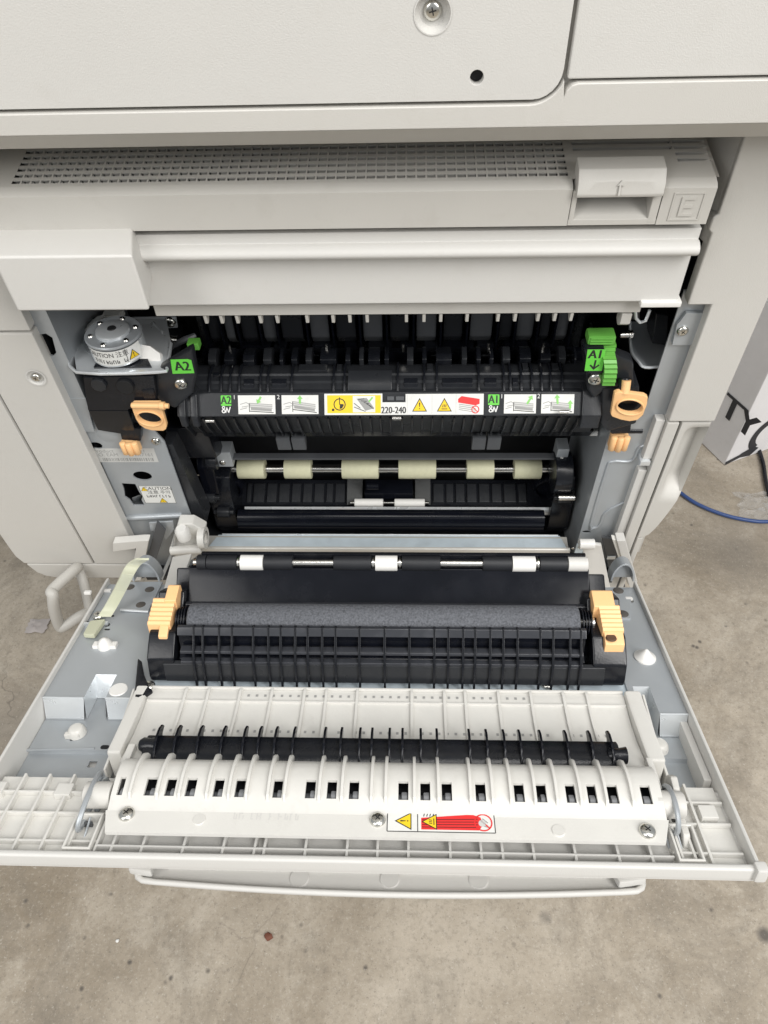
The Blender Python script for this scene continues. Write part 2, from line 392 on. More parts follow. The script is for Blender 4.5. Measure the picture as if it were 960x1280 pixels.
# louvred exit cover
VY = -.021
def vz(v): return AY(480, v, VY).z
vt, vb = vz(236), vz(285)
vxr = XY(898, 232, VY); vxl = -.30
lx0, lx1 = XY(714, 250, VY), XY(829, 245, VY)
sl = .16                                       # slope of the louvred top
def topz(y): return vt + (y-VY)*sl
prof = [(VY, vb), (VY, vt-.0006), (VY+.0006, vt), (.075, topz(.075)), (.075, vb)]
LV = MB()
body = MB()
body.prism([(VY, vb), (VY, vt-.002), (VY+.002, vt-.0003), (-.0145, topz(-.0145)), (-.0145, vb)], vxl, lx0)
vc = body.build('louvre_cover', VENTP, COP)
B = MB(); B.prism([(VY, vb), (VY, vt-.002), (VY+.002, vt-.0003), (-.0145, topz(-.0145)), (-.0145, vb)], lx1, vxr); B.build('cover_end', VENTP, vc)
# the louvred top: bars between real slots
gx0, gx1 = XY(22, 205, .005), XY(707, 212, .0)
ncol = 56; pitch = (gx1-gx0)/ncol
xs = [vxl]
hole_x = []
for i in range(ncol):
    xs += [gx0+i*pitch+.0005, gx0+(i+1)*pitch-.0005]; hole_x.append(len(xs)-2)
rows = []; y = -.0116
for k in range(8):
    rows.append((y, y+.0030)); y += .0058
ysr = [-.0145]
hole_y = []
for a, b in rows:
    ysr += [a, b]; hole_y.append(len(ysr)-2)
ysr += [.036]
# columns to the right: longer slots in the deep rows, four short ones beyond the latch
ex0, ex1, ex2, ex3 = XY(712, 190, .02), XY(836, 195, .015), XY(838, 200, .01), XY(884, 200, .01)
xs += [ex0, ex1, ex2+.001, ex3, vxr]
def is_hole(i, j):
    if j not in hole_y: return False
    k = hole_y.index(j)
    if i in hole_x: return True
    if xs[i] >= ex0-1e-6 and xs[i] < ex1-1e-6: return k >= 4
    if abs(xs[i]-(ex2+.001)) < 1e-6: return k >= 2
    return False
G = MB(); dpt = .0060
for i in range(len(xs)-1):
    for j in range(len(ysr)-1):
        x0, x1, y0, y1 = xs[i], xs[i+1], ysr[j], ysr[j+1]
        z0, z1 = topz(y0), topz(y1)
        if not is_hole(i, j):
            G.add([(x0, y0, z0), (x1, y0, z0), (x1, y1, z1), (x0, y1, z1)], [(0, 1, 2, 3)])
        else:
            v8 = [(x0, y0, z0), (x1, y0, z0), (x1, y1, z1), (x0, y1, z1), (x0, y0, z0-dpt), (x1, y0, z0-dpt), (x1, y1, z1-dpt), (x0, y1, z1-dpt)]
            G.add(v8, [(0, 4, 5, 1)])
            zz = .0009; G.add([(x1, y1, z1), (x0, y1, z1), (x0, y1+.0004, z1-zz), (x1, y1+.0004, z1-zz)], [(0, 1, 2, 3)])
G.build('louvre_grille', VENTP, vc, recalc=False)
B = MB(); B.add([(vxl, -.0145, topz(-.0145)-dpt), (vxr, -.0145, topz(-.0145)-dpt), (vxr, .036, topz(.036)-dpt), (vxl, .036, topz(.036)-dpt)], [(0, 1, 2, 3)])
B.build('grille_backing', MGREY, vc, recalc=False)  # dark sheet: the shade inside the slots is put into its colour
B = MB(); B.box(vxl+.001, vxr-.001, .0362, .06, vb, topz(.036)+.004); B.build('cover_core', VENTP, vc)
B = MB(); B.box(vxl+.001, lx0-.001, -.0142, .036, vb+.001, vb+.004); B.build('cover_shelf', VENTP, vc)
# latch: lever over a scooped pocket
pk = [(VY+.0002, vb), (VY+.0002, vb+.0035), (VY+.004, vb+.0048), (-.004, vb+.012), (-.001, vb+.020), (-.0005, vt-.0045), (.0, vt-.0045), (.0, vb)]
B = MB(); B.prism(pk, lx0+.0003, lx1-.0003); B.build('latch_pocket', VENTP, vc, .0007)
for a, b in ((lx0+.0004, lx0+.0034), (lx1-.0054, lx1-.0004)):
    B = MB(); B.prism([(VY, vb+.001), (VY, vt-.003), (-.002, vt-.003), (-.002, vb+.012)], a, b); B.build('pocket_cheek', VENTP, vc, .0007)
zl0, zl1 = AY(775, 247, VY-.004).z, AY(775, 213, VY-.001).z
l0, l1 = XY(722, 225, VY), XY(831, 225, VY)
n = 10; pts = []
LB = MB()
for i in range(n):                              # lever whose lower lip bows downward in the middle
    xa, xb = l0+(l1-l0)*i/n, l0+(l1-l0)*(i+1)/n
    for x in (xa, xb): pts.append(x)
def lev(x):
    q = (x-l0)/(l1-l0); bow = .0022*(1-(2*q-1)**2)
    return [(VY+.012, zl1+.002), (VY+.001, zl1), (VY-.0035, zl1-.0060+bow*.6), (VY-.0048, zl0+.0022-bow*.1), (VY-.0040, zl0), (VY+.004, zl0+.001), (VY+.012, zl0+.004)]
xs_l = [l0+(l1-l0)*i/n for i in range(n+1)]
vs = []; fs = []
for x in xs_l: vs += [(x, a, b) for a, b in lev(x)]
m = 7
for i in range(n):
    for k in range(m): fs.append([i*m+k, i*m+(k+1) % m, (i+1)*m+(k+1) % m, (i+1)*m+k])
fs += [list(range(m))[::-1], [n*m+k for k in range(m)]]
LB.add(vs, fs); lv = LB.build('latch_lever', SHELL, vc, .0006)
pa = AY(775, 234, VY-.0046)
S = MB(); to = lambda a, b, c: (pa.x+a, VY-.0048+.0013*max(0, (pa.z+b-zl0-.0022)/(zl1-.006-zl0-.0022))-.0003-c, pa.z+b)
S.ext([(-.0005, -.004), (.0005, -.004), (.0005, .0012), (.0022, .0006), (.0004, .0034), (-.0018, .0006), (-.0005, .0012)], to, -.0006, .0010)
S.build('arrow_mark', SHELL, vc)
# raised square with the letter E
e0 = AY(858, 258, VY)
to = lambda a, b, c: (e0.x+a, VY-c, e0.z+b)
S = MB(); S.holed(rect(-.0088, .0088, -.0082, .0082), [rect(-.0080, .0080, -.0074, .0074)], to, -.0004, .0005); S.build('embossed_frame', VENTP, vc)
S = MB(); S.ext([(-.0038, -.0056), (.0042, -.0056), (.0042, -.0040), (-.0018, -.0040), (-.0018, -.0008), (.0034, -.0008), (.0034, .0008), (-.0018, .0008), (-.0018, .0040), (.0042, .0040), (.0042, .0056), (-.0038, .0056)], to, -.0004, .0007)
S.build('embossed_letter', VENTP, vc)

# ridged panel below the louvres
RY = -.016
rz = lambda v, y=RY: AY(480, v, y).z
rxl, rxr = XY(150, 300, RY), XY(873, 300, RY)
z290, z303, z327, z383 = rz(290), rz(303), rz(326, -.02), rz(383, -.015)
prof = [(RY, z290), (RY, z303)] + [(RY+.0005-.0085*sin(radians(a)), (z303+z327)/2+.0006+(z303-z327)*.5*cos(radians(a))) for a in range(20, 151, 13)]
prof += [(RY+.0028, z327), (RY+.0015, z383+.002), (RY+.004, z383), (.006, z383), (.006, z290)]
B = MB(); B.prism(prof, rxl, rxr); B.build('ridged_panel', SHELL2, COP, .0006, limit=40)
c0 = AY(800, 383, RY-.001); c1 = AY(851, 375, RY-.001)
B = MB(); B.box(c0.x, XY(851, 381, RY), RY-.0015, .0, z383-.0012, z383+.0030); B.build('white_clip', WHITE2, COP, .001)
B = MB(); B.box(-.24, .216, .008, .05, z383+.006, vb-.001); B.build('exit_housing', DGREY, COP)
B = MB(); B.box(XY(195, 392, -.006), XY(800, 388, -.006), -.007, .003, AY(480, 392, -.006).z, z383-.0005); B.build('comb_rail', VENTP, COP, .0005)
TE = [256.8, 276.6, 296.3, 325.3, 346.4, 383.8, 416.3, 437.2, 458.9, 508, 530, 551, 583.8, 622.5, 643.8, 672.5, 693.3, 713.8]
zc = AY(480, 392, -.004).z
first = None
for u in TE:
    x = XY(u, 396, -.004)
    if first is None:
        B = MB(); B.ext([(-.006, zc+.0003), (.004, zc+.0003), (.002, zc-.004), (-.0025, zc-.0072), (-.0048, zc-.0066)], lambda a, b, c: (x+c, a, b), -.0011, .0011)
        first = B.build('comb_tooth', VENTP, COP, .0004); base = ORG[first].copy(); bx0 = x
    else:
        copy_at(first, (base.x+x-bx0, base.y, base.z))
B = MB(); q = AY(783, 392, -.006); B.prism([(-.007, zc), (-.007, zc-.008), (-.002, zc-.012), (.004, zc-.010), (.004, zc)], q.x-.003, q.x+.004); B.build('exit_hook', VENTP, COP, .0008)

# corner cover on the left
cx0, cx1 = -.207, XY(166, 322, -.05)
ct, cm, cb = AY(100, 281, -.016).z, AY(100, 320, -.05).z, AY(100, 389, -.05).z
vs = [(cx0, -.05, cm), (cx1, -.05, cm), (XY(166, 282, -.014), -.014, ct), (cx0-.024, -.014, ct), (cx0, -.05, cb), (cx1, -.05, cb), (XY(204, 385, -.010), -.010, cb+.001), (cx0-.014, -.012, cb+.001)]
B = MB(); B.add(vs, [(0, 1, 2, 3), (4, 7, 6, 5), (0, 4, 5, 1), (1, 5, 6, 2), (2, 6, 7, 3), (3, 7, 4, 0)])
B.build('corner_cover', SHELL2, COP, .0016, 3)

# left wall panels with their seams
def ldish(u, v, parent, y=0.):
    p = AY(u, v, y)
    B = MB(); B.lathe((p.x, y-.0006, p.z), (p.x, y+.002, p.z), [(0, .0078), (0, .0066), (.9, .0050), (1, .0001)], 24, caps=False); B.build('screw_dish', SHELL2, parent)
    screw(parent, (p.x, y+.0008, p.z), (0, -1, 0), .0036)
xs0 = XY(0, 497, 0)
p1 = AY(45, 472, 0)
B = MB(); B.holed(rect(xs0+.0011, -.2368, -.0410, .2388), [circ(p1.x, p1.z, .0064, 20)], xz(0), 0, .010); pa_ = B.build('side_panel', SHELL, COP, .0012)
ldish(45, 472, pa_)
B = MB(); B.ext([(xs0-.0011, .2388), (xs0-.0011, -.0410), (-.3590, -.0410)] + [(-.363+.0, -.03), (-.3635, -.02), (-.3635, .2388)], xz(0), 0, .010); B.build('side_panel', SHELL, COP, .0012)
B = MB(); B.ext([(-.2368, -.0428), (-.2368, -.066), (-.335, -.066)] + [(-.345, -.063), (-.352, -.057), (-.3575, -.0428)], xz(0), 0, .010); B.build('base_strip', SHELL, COP, .0012)
B = MB(); B.box(-.3635, -.2368, .0, .010, .2408, .378); B.build('side_panel', SHELL, COP, .0012)
B = MB(); B.box(-.3620, -.2385, .0105, .50, -.058, .378); B.build('side_housing', SHELL, COP, .004)
# fold-out lifting handle under the left wall
def hp(u, v, y): return AY(u, v, y)
pts = [hp(97, 709, .0), hp(93, 712, -.008), hp(66, 737, -.034), hp(66, 744, -.040), hp(68, 762, -.044), hp(75, 783, -.046), hp(82, 782, -.046), hp(99, 771, -.038), hp(113, 764, -.028)]
def smooth(pts, n=6):
    out = []
    P = [Vector(p) for p in pts]
    for i in range(len(P)-1):
        a, b, c, d = P[max(i-1, 0)], P[i], P[i+1], P[min(i+2, len(P)-1)]
        for k in range(n):
            t = k/n; out.append(.5*((2*b)+(c-a)*t+(2*a-5*b+4*c-d)*t*t+(3*b-3*c+d-a)*t*t*t))
    out.append(P[-1]); return out
B = MB(); B.tube(smooth(pts, 5), .0056, 14); B.tube(smooth([hp(98, 711, .0), hp(105, 730, -.012), hp(113, 764, -.028)], 6), .0050, 14)
B.build('lifting_handle', VENTP, COP, sharp=60)

# right wall: upper panel, trim, grip
B = MB(); B.ext([(.2205, .378), (.2205, AY(893, 268, 0).z), (.2180, AY(893, 272, 0).z), (.2180, AY(889, 288, 0).z), (.2205, AY(889, 292, 0).z), (.2205, .2578), (.2365, .2578), (.2365, .1520), (.2722, .1520), (.2722, .378)], xz(0), 0, .010)
B.build('corner_panel', SHELL, COP, .0012, 3)
B = MB(); B.ext([(.2206, .0035), (.2090, .045), (.2120, .045), (.2236, .0035)], lambda a, b, c: (a, b, c), .300, .3785); B.build('recess_wall', SHELL, COP, .0004)
B = MB(); B.ext(rect(.2365, .2462, -.028, .1500), xz(.0005), 0, .012); B.build('edge_trim', SHELL, COP, .0010)
B = MB(); B.ext(rect(.2365, .2462, -.11, -.0298), xz(.0005), 0, .012); B.build('edge_trim', SHELL, COP, .0010)
# scooped grip: a sheet pressed in between its edges
gz0, gz1 = AY(830, 672, 0).z, .1500
def gxr(z):
    q = (z-gz0)/(gz1-gz0)
    return .2536+.0186*min(1, (max(0, q)/.38))**.55 if q < .38 else .2722
nx, nz = 12, 36; vs = []; fs = []
for j in range(nz+1):
    z = gz0+(gz1-gz0)*j/nz; xr_ = gxr(z)
    for i in range(nx+1):
        s = i/nx; x = .2482+(xr_-.2482)*s
        q = (z-gz0)/(gz1-gz0)
        e = max(0, min(1, (q-.36)/.16)); e = e*e*(3-2*e)
        e2 = max(0, min(1, (.96-q)/.05)); g = max(0, min(1, (s-.14)/.30))*max(0, min(1, (1.0-s)/.07))
        d = .016*e*e2*(g*g*(3-2*g))*(.45+.55*s)
        rnd = .004*(max(0, (s-.9)/.1))**2
        vs.append((x, .0005+d+rnd, z))
for j in range(nz):
    for i in range(nx): fs.append([j*(nx+1)+i, j*(nx+1)+i+1, (j+1)*(nx+1)+i+1, (j+1)*(nx+1)+i])
k0 = len(vs)
edge = [j*(nx+1) for j in range(nz+1)] + [nz*(nx+1)+i for i in range(1, nx+1)] + [j*(nx+1)+nx for j in range(nz-1, -1, -1)] + list(range(nx-1, 0, -1))
vs += [(vs[i][0], .03, vs[i][2]) for i in edge]
for a in range(len(edge)):
    b = (a+1) % len(edge); fs.append([edge[a], edge[b], k0+b, k0+a])
B = MB(); B.add(vs, fs); B.build('grip', SHELL, COP, sharp=50)
B = MB(); B.ext([(.2482, gz0-.002), (.2482, -.11), (.2536, -.11), (.2536, gz0-.002)], xz(.0006), 0, .012); B.build('edge_trim', SHELL, COP, .0010)
B = MB(); B.box(.2390, .2705, .031, .50, -.058, .378); B.build('side_housing', SHELL, COP)
for z0, z1 in ((.106, .150), (-.026, .092)):
    B = MB(); B.box(.2285, .2362, .004, .018, z0, z1); B.build('inner_flange', SHELL2, COP, .0009)
for z in (.104, -.028):
    B = MB(); B.box(.2265, .2350, .001, .018, z-.003, z+.002); B.build('flange_clip', ZINCB, COP, .0006)
# back, bottom and ceiling of the bay
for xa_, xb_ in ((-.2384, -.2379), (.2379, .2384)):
    B = MB(); B.box(xa_, xb_, .0135, .139, -.058, .262); B.build('bay_shade_sheet', VOID, COP)  # added near-black sheets; the darkness behind the plate holes is their colour
B = MB(); B.box(-.2378, -.1830, .040, .042, -.057, .144); B.build('bay_shade_sheet', VOID, COP)  # another added sheet, painted dark to blacken the plate holes
B = MB(); B.lathe((sc2.x, UY+.0050, sc2.z), (sc2.x, UY+.0054, sc2.z), [(0, .0040), (1, .0040)], 16); B.build('hole_shade_disc', VOID, up)  # added dark disc; the shade inside the small hole is its colour
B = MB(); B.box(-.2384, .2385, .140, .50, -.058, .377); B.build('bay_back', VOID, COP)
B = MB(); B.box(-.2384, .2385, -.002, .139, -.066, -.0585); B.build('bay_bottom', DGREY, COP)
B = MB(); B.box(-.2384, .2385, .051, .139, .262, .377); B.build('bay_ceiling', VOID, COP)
# ------------------------------------------------------------------ inside the bay
PY = .011                                       # plane of the inner side plates
def R2(u, v, y=PY): p = AY(u, v, y); return (p.x, p.z)
# left plate with its punched holes
hole1 = circ(*R2(178, 595), .0085, 18, .0060)
hole2 = [R2(*p) for p in ((152, 604), (169, 605), (174, 615), (178, 620), (177, 625), (181, 632), (167, 632), (162, 625), (156, 621), (155, 612))]
hole3 = circ(*R2(120, 557), .0055, 16, .0040)
xr_ = R2(209, 562)[0]
B = MB(); B.holed([(-.2384, -.058), (xr_, -.058), (xr_, R2(205, 552)[1]), (xr_-.012, .152), (-.2384, .152)], [hole1, hole2, hole3], xz(PY), 0, .0015)
lp = B.build('inner_plate', ZINC, COP)
p = AY(170, 624, PY+.004); B = MB(); B.add([AY(165, 622, PY), AY(176, 618, PY), AY(181, 632, PY), AY(168, 632, PY), AY(166, 628, PY+.02), AY(176, 624, PY+.02)], [(0, 1, 5, 4), (2, 3, 4, 5)]); B.build('bent_tab', ZINCB, lp)
a, b = AY(158, 647, PY), AY(228, 644, PY)
B = MB(); B.tube([a, a*.9+b*.1, b], [.0022, .0034, .0030], 10); B.build('pressed_ridge', ZINC, lp, sharp=70)
p = AY(134, 543, PY); B = MB(); B.lathe((p.x, PY-.0014, p.z), (p.x, PY, p.z), [(0, .003), (1, .009)], 18); B.build('pressed_dimple', ZINC, lp, sharp=70)
# flange strip above it
o1 = [R2(*p, .010) for p in ((50, 417), (58, 416), (66, 421), (71, 440), (67, 444), (60, 443), (54, 436))]
xa = R2(77, 430, .010)[0]
B = MB(); B.holed([(-.2384, .1535), (xa, .1535), (xa, .262), (-.2384, .262)], [o1], xz(.0090), 0, .0015); fs_ = B.build('flange_strip', ZINC, COP)
B = MB(); B.box(xa-.0016, xa, .0108, .135, .1535, .262); B.build('flange_return', ZINC, COP)
B = MB(); B.ext([R2(*p, .0085) for p in ((80, 498), (107, 498), (118, 540), (100, 540))], xz(.0085), 0, .0014); B.build('flange_lap', ZINC, COP, .0004)
B = MB(); B.box(-.2384, xr_, .0217, .135, .145, .1535); B.build('bay_shelf', DGREY, COP)
# slate bar at the right border of the left plate
B = MB(); B.ext([R2(*p, .014) for p in ((203, 556), (216, 556), (259, 652), (250, 664), (243, 662))], xz(.014), 0, .02); B.build('slate_bar', DGREY, COP, .0008)
B = MB(); B.ext([R2(*p, .012) for p in ((200, 564), (212, 564), (214, 582), (203, 580))], xz(.012), 0, .006); B.build('bar_catch', BLACK, COP, .0006)
sp = AY(195, 551, PY); screw(COP, (sp.x, PY, sp.z), (0, -1, 0), .0038)
# rating sticker and caution sticker on the plate
q = AY(162, 569, PY)
to = lambda a, b, c: (q.x+a, PY-.0001-c, q.z+b)
S = Sticker(to)
S.face(rect(-.0300, .0235, -.0085, .0085), LG_); S.at(2)
S.text('Product', .0056, -.0215, .0052, GR_); S.marks(.004, .015, .0052, .0030, GR_, 4); S.text('P.O. EAM', .0054, -.0205, .0005, GR_); S.text('TR7161', .0054, .0125, .0005, GR_)
x = -.025
while x < .019:
    wv = random.choice((.0006, .0009, .0014)); S.face(rect(x, x+wv, -.0072, -.0032), GR_); x += wv+random.choice((.0006, .001))
S.build('rating_label', lp)
q2 = AY(197, 618, PY)
to = lambda a, b, c: (q2.x+a, PY-.0001-c, q2.z+b)
S = Sticker(to); S.face(rrect(-.0150, .0150, -.0122, .0122, .001), P_); S.at(2)
S.tri(-.0105, .0078, .0065); S.text('CAUTION', .0058, .0022, .0082, K_); S.text('注意 주의', .0052, .0022, .0030, K_); S.marks(-.0105, .0110, -.0022, .0034, K_, 6); S.tri(.003, -.0078, .0075)
S.at(3)
for e in ([(-.0146, .0118), (.0146, .0118)], [(.0146, .0118), (.0146, -.0118)], [(.0146, -.0118), (-.0146, -.0118)], [(-.0146, -.0118), (-.0146, .0118)]): S.face(stroke(e[0], e[1], .0004), K_)
S.build('caution_label', lp)

# right plate
xl2 = R2(756, 560)[0]
B = MB(); B.holed([(xl2, -.058), (.2384, -.058), (.2384, .262), (R2(843, 400)[0], .262), (R2(843, 400)[0], R2(800, 520)[1]), (xl2, R2(765, 532)[1])], [circ(*R2(733, 665), .0042, 14, .0022)], xz(PY), 0, .0015)
rp = B.build('inner_plate', ZINC, COP)
B = MB(); B.box(xl2, xl2+.0016, PY+.0018, .135, -.058, .150); B.build('plate_return', ZINC, COP)
B = MB(); B.tube(smooth([AY(*p, PY) for p in ((808, 556), (798, 560), (793, 572), (785, 577), (764, 577), (757, 590), (738, 655), (742, 660), (750, 655), (757, 640), (780, 628))], 3), .0014, 8); B.build('pressed_ridge', ZINC, rp, sharp=70)
B = MB(); B.ext([R2(*p, .0078) for p in ((840, 432), (868, 432), (884, 392), (858, 391), (850, 402), (846, 406))], xz(.0078), 0, .0030); B.build('screw_plate', ZINC, rp, .0006)
p = AY(853, 413, .0078); screw(rp, (p.x, .0078, p.z), (0, -1, 0), .0040)
# curved bearing bracket at the upper right, with its pin
bz = AY(812, 455, .018).z
pts = [(788, 402, .055), (788, 424, .045), (790, 441, .032), (798, 452, .022), (806, 459, .017), (829, 458, .017)]
W = [AY(*p) for p in pts]
vs = [Vector((p.x, p.y, p.z)) for p in W]
lo = [Vector((p.x+.001, p.y+.002, p.z-.0016)) for p in W]
inn = [AY(836, 402, .075), AY(836, 415, .07), AY(836, 428, .06), AY(836, 440, .05), AY(836, 450, .035), AY(836, 458, .02)]
vs2 = vs+inn; n = len(vs)
B = MB(); B.add(vs2, [[i, i+1, n+i+1, n+i] for i in range(n-1)]); B.build('bearing_bracket', ZINC, COP, sharp=60)
B = MB(); B.tube(smooth(vs, 4), .0012, 8); B.build('bracket_lip', ZINCB, COP)
B = MB(); B.cyl(AY(775, 419, .045), AY(791, 418, .045), .0028); B.cyl(AY(786, 418.5, .045), AY(790, 418.5, .045), .0036); B.build('bearing_pin', STEEL, COP)
B = MB(); B.ext([R2(*p, .04) for p in ((820, 392), (836, 395), (833, 432), (815, 430))], xz(.04), 0, .02); B.build('arm_block', DGREY, COP, .001)
B = MB(); B.tube([AY(*p) for p in ((794, 388, .02), (795, 398, .02), (800, 403, .02), (807, 401, .02), (812, 388, .02))], .0012, 8); B.build('wire_clip', ZINCB, COP)
B = MB(); B.ext([R2(*p, .03) for p in ((788, 388), (800, 388), (800, 400), (790, 400))], xz(.03), 0, .015); B.build('switch_block', DGREY, COP, .001)

# drive motor on its tray at the upper left
TZ = AY(150, 469, -.004).z
tr = [AZ(*p, TZ) for p in ((96, 466), (198, 466), (209, 458), (214, 430), (208, 400), (100, 398), (92, 440))]
B = MB(); B.ext([(p.x, p.y) for p in tr], lambda a, b, c: (a, b, TZ+c), -.0012, 0); mt = B.build('motor_tray', ZINCB, COP, .0003)
B = MB(); B.tube(smooth([(p.x, p.y, TZ+.0006) for p in [tr[6], tr[0], tr[1], tr[2], tr[3]]], 3), .0013, 8); B.build('tray_lip', ZINCB, mt)
B = MB(); B.ext([(AZ(*p, TZ).x, AZ(*p, TZ).y) for p in ((118, 461), (190, 460), (180, 440), (128, 440))], lambda a, b, c: (a, b, TZ+c), .0002, .0016); B.build('tray_pad', BLACK, mt)
mc = AZ(147, 452, TZ)
mz = TZ+.0020
MO = MB(); MO.lathe((mc.x, mc.y+.010, mz), (mc.x, mc.y+.010, mz+.0165), [(0, .0195), (.05, .0205), (.80, .0205), (.84, .0205)], 40)
mo = MO.build('drive_motor', ZINCB, COP, sharp=40)
cxm, cym = mc.x, mc.y+.010; zt = mz+.0165*.84
zt = mz+.0165
B = MB(); B.lathe((cxm, cym, zt), (cxm, cym, zt+.0016), [(0, .0212), (.6, .0212), (1, .0204)], 40); B.build('motor_flange', ZINC, mo)
B = MB(); B.lathe((cxm, cym, zt+.0016), (cxm, cym, zt+.0045), [(0, .0128), (.7, .0124), (1, .0112)], 32); B.build('motor_cap', ZINCB, mo)
B = MB(); B.lathe((cxm, cym, zt+.0046), (cxm, cym, zt+.0052), [(0, .0034), (1, .0030)], 16); B.build('motor_shaft', INK, mo)
for k in range(6):
    a = radians(20+60*k); B = MB(); B.lathe((cxm+.0166*cos(a), cym+.0166*sin(a), zt+.0016), (cxm+.0166*cos(a), cym+.0166*sin(a), zt+.0026), [(0, .0022), (1, .0016)], 12); B.build('rivet', STEEL, mo)
def wrap(a, b, c):                             # sticker round the motor's side; a = arc length, b = height
    t = a/.0206 - pi/2 + .32
    return (cxm+(.02062+c)*cos(t), cym+(.02062+c)*sin(t), mz+.0085+b)
S = Sticker(wrap)
for i in range(16): S.face(rect(-.022+i*.0026, -.022+(i+1)*.0026, -.0064, .0064), P_)
S.at(3); S.text('CAUTION 注意', .0054, -.008, .0028, K_, .9); S.text('주의', .0044, -.0165, -.0030, K_, .85); S.marks(-.0120, .0040, -.0030, .0032, K_, 8)
S.at(2)
for i in range(5): S.face(rect(.0068+i*.0022, .0068+(i+1)*.0022, -.0060, .0060), W_)
S.at(13); S.tri(.0115, 0, .0088)
S.at(4); S.face(stroke((.0062, -.006), (.0062, .006), .0004), K_)
S.build('motor_label', mo)
p = AZ(161, 454, TZ); B = MB(); B.cyl((p.x, p.y, TZ), (p.x, p.y, TZ+.009), .0032); B.cyl((p.x, p.y, TZ+.009), (p.x, p.y, TZ+.0115), .0044); B.build('motor_post', STEEL, mo)
# white gear sector, bracket and lever beside the motor
p = AY(183, 444, .020)
vs = [];
gp = [(-.013, .008), (-.004, .012), (.006, .010), (.013, .004)] + [(.013-.026*i/9, -.008-.0012*(i % 2)-.002*sin(pi*i/9)) for i in range(10)]
B = MB(); B.ext(gp, lambda a, b, c: (p.x+a, p.y-.004+b*.45+c*.6, p.z+b*.8-c*.5), -.004, .004); B.build('gear_sector', WHITE2, COP, .0008)
B = MB(); B.ext([R2(*q, .05) for q in ((118, 402), (127, 400), (127, 425), (112, 432), (104, 428), (104, 414))], xz(.05), 0, .008); B.build('connector', WHITE2, COP, .0008)
B = MB(); B.ext([R2(*q, .07) for q in ((150, 398), (220, 396), (222, 410), (160, 413))], xz(.07), 0, .002); B.build('back_bracket', ZINC, COP, .0006)
p = AY(213, 402, .07); screw(COP, (p.x, .07, p.z), (0, -1, 0), .0046)
B = MB(); B.ext([R2(*q, .058) for q in ((152, 410), (176, 408), (190, 417), (186, 432), (176, 434), (168, 420))], xz(.058), 0, .004); B.build('sensor_arm', MGREY, COP, .0008)
pts = [AY(*q) for q in ((202, 414, .05), (206, 432, .038), (208, 446, .030), (203, 458, .022))]
B = MB(); B.add([pt for pt in pts]+[Vector((pt.x-.010, pt.y+.012, pt.z+.001)) for pt in pts], [[i, i+1, 5+i, 4+i] for i in range(3)]); B.build('side_bracket', ZINCB, COP, sharp=70)
B = MB(); B.tube(smooth(pts, 4), .0011, 8); B.build('bracket_lip', ZINCB, COP)
B = MB(); B.cyl(AY(210, 424, .045), AY(222, 425, .045), .0030); B.build('bearing_pin', STEEL, COP)
B = MB(); B.tube([AY(*q) for q in ((208, 440, .042), (216, 432, .042), (232, 424, .045), (244, 419, .05))], [.0022, .0022, .0026, .0022], 8); B.build('release_rod', MGREY, COP)
B = MB(); B.ext([R2(*q, .06) for q in ((126, 396), (150, 394), (153, 401), (146, 404), (140, 398), (130, 402))], xz(.06), 0, .01); B.build('cable_clip', WHITE, COP, .0006)

# exit guide: fins with panels between them, at the top of the bay
FY = .078
FIN = [263.8, 283.3, 303.7, 330.2, 351.6, 387.6, 418.8, 451.8, 484.4, 516.8, 550, 581.8, 618.8, 640, 667.5, 688.8, 708]
ft, fb = .262, AY(480, 434, FY).z
first = None
for u in FIN:
    x = XY(u, 430, FY)
    if first is None:
        bx0 = x
        B = MB(); B.ext([(FY-.004, ft), (FY-.010, ft-.012), (FY-.006, fb+.004), (FY, fb), (FY+.02, fb), (FY+.02, ft)], lambda a, b, c: (x+c, a, b), -.0008, .0008)
        first = B.build('guide_fin', BLACKG, COP, .0003); base = ORG[first].copy()
    else: copy_at(first, (base.x+x-bx0, base.y, base.z))
xf = [XY(u, 430, FY) for u in FIN]
B = MB(); B.box(XY(240, 420, FY), XY(735, 420, FY), FY+.021, FY+.024, .12, .262); B.build('guide_back', BLACK, COP)
for i in range(len(xf)-1):
    wd = xf[i+1]-xf[i]; f0, f1 = (.16, .72) if i % 3 else (.12, .86)
    if wd > .018: f0, f1 = .10, .84
    B = MB(); B.prism([(FY-.0005, ft), (FY-.002, fb+.012), (FY+.003, fb+.004), (FY+.0205, fb+.004), (FY+.0205, ft)], xf[i]+wd*f0, xf[i]+wd*f1); B.build('guide_panel', MGREY if i % 2 else DGREY, COP, .0012)
# lower ledge behind the fuser with clips and little pivots
for i, (u0, u1) in enumerate(((300, 338), (342, 358), (362, 376), (390, 420), (430, 446), (460, 490), (500, 520), (530, 548), (552, 592), (596, 618), (630, 660), (664, 690))):
    x0, x1 = XY(u0, 440, .07), XY(u1, 440, .07)
    B = MB(); B.prism([(.066, .150), (.064, .166+.004*(i % 3)), (.074, .172), (.090, .170), (.090, .150)], x0, x1); B.build('guide_block', BLACK if i % 2 else BLACKG, COP, .0012)
for u in (268, 390, 548, 607, 690, 706):
    p = AY(u, 444, .060); B = MB(); B.cyl((p.x-.003, .060, p.z), (p.x+.003, .060, p.z), .0045, n=14); B.cyl((p.x-.006, .060, p.z), (p.x+.006, .060, p.z), .002, n=10); B.build('idler', BLACKG, COP)
B = MB(); B.prism([(.062, AY(480, 455, .062).z), (.058, AY(480, 438, .058).z), (.066, AY(480, 434, .066).z), (.08, .16), (.08, .13)], XY(459, 440, .06), XY(489, 440, .06)); B.build('sensor_block', BLACKG, COP, .001)

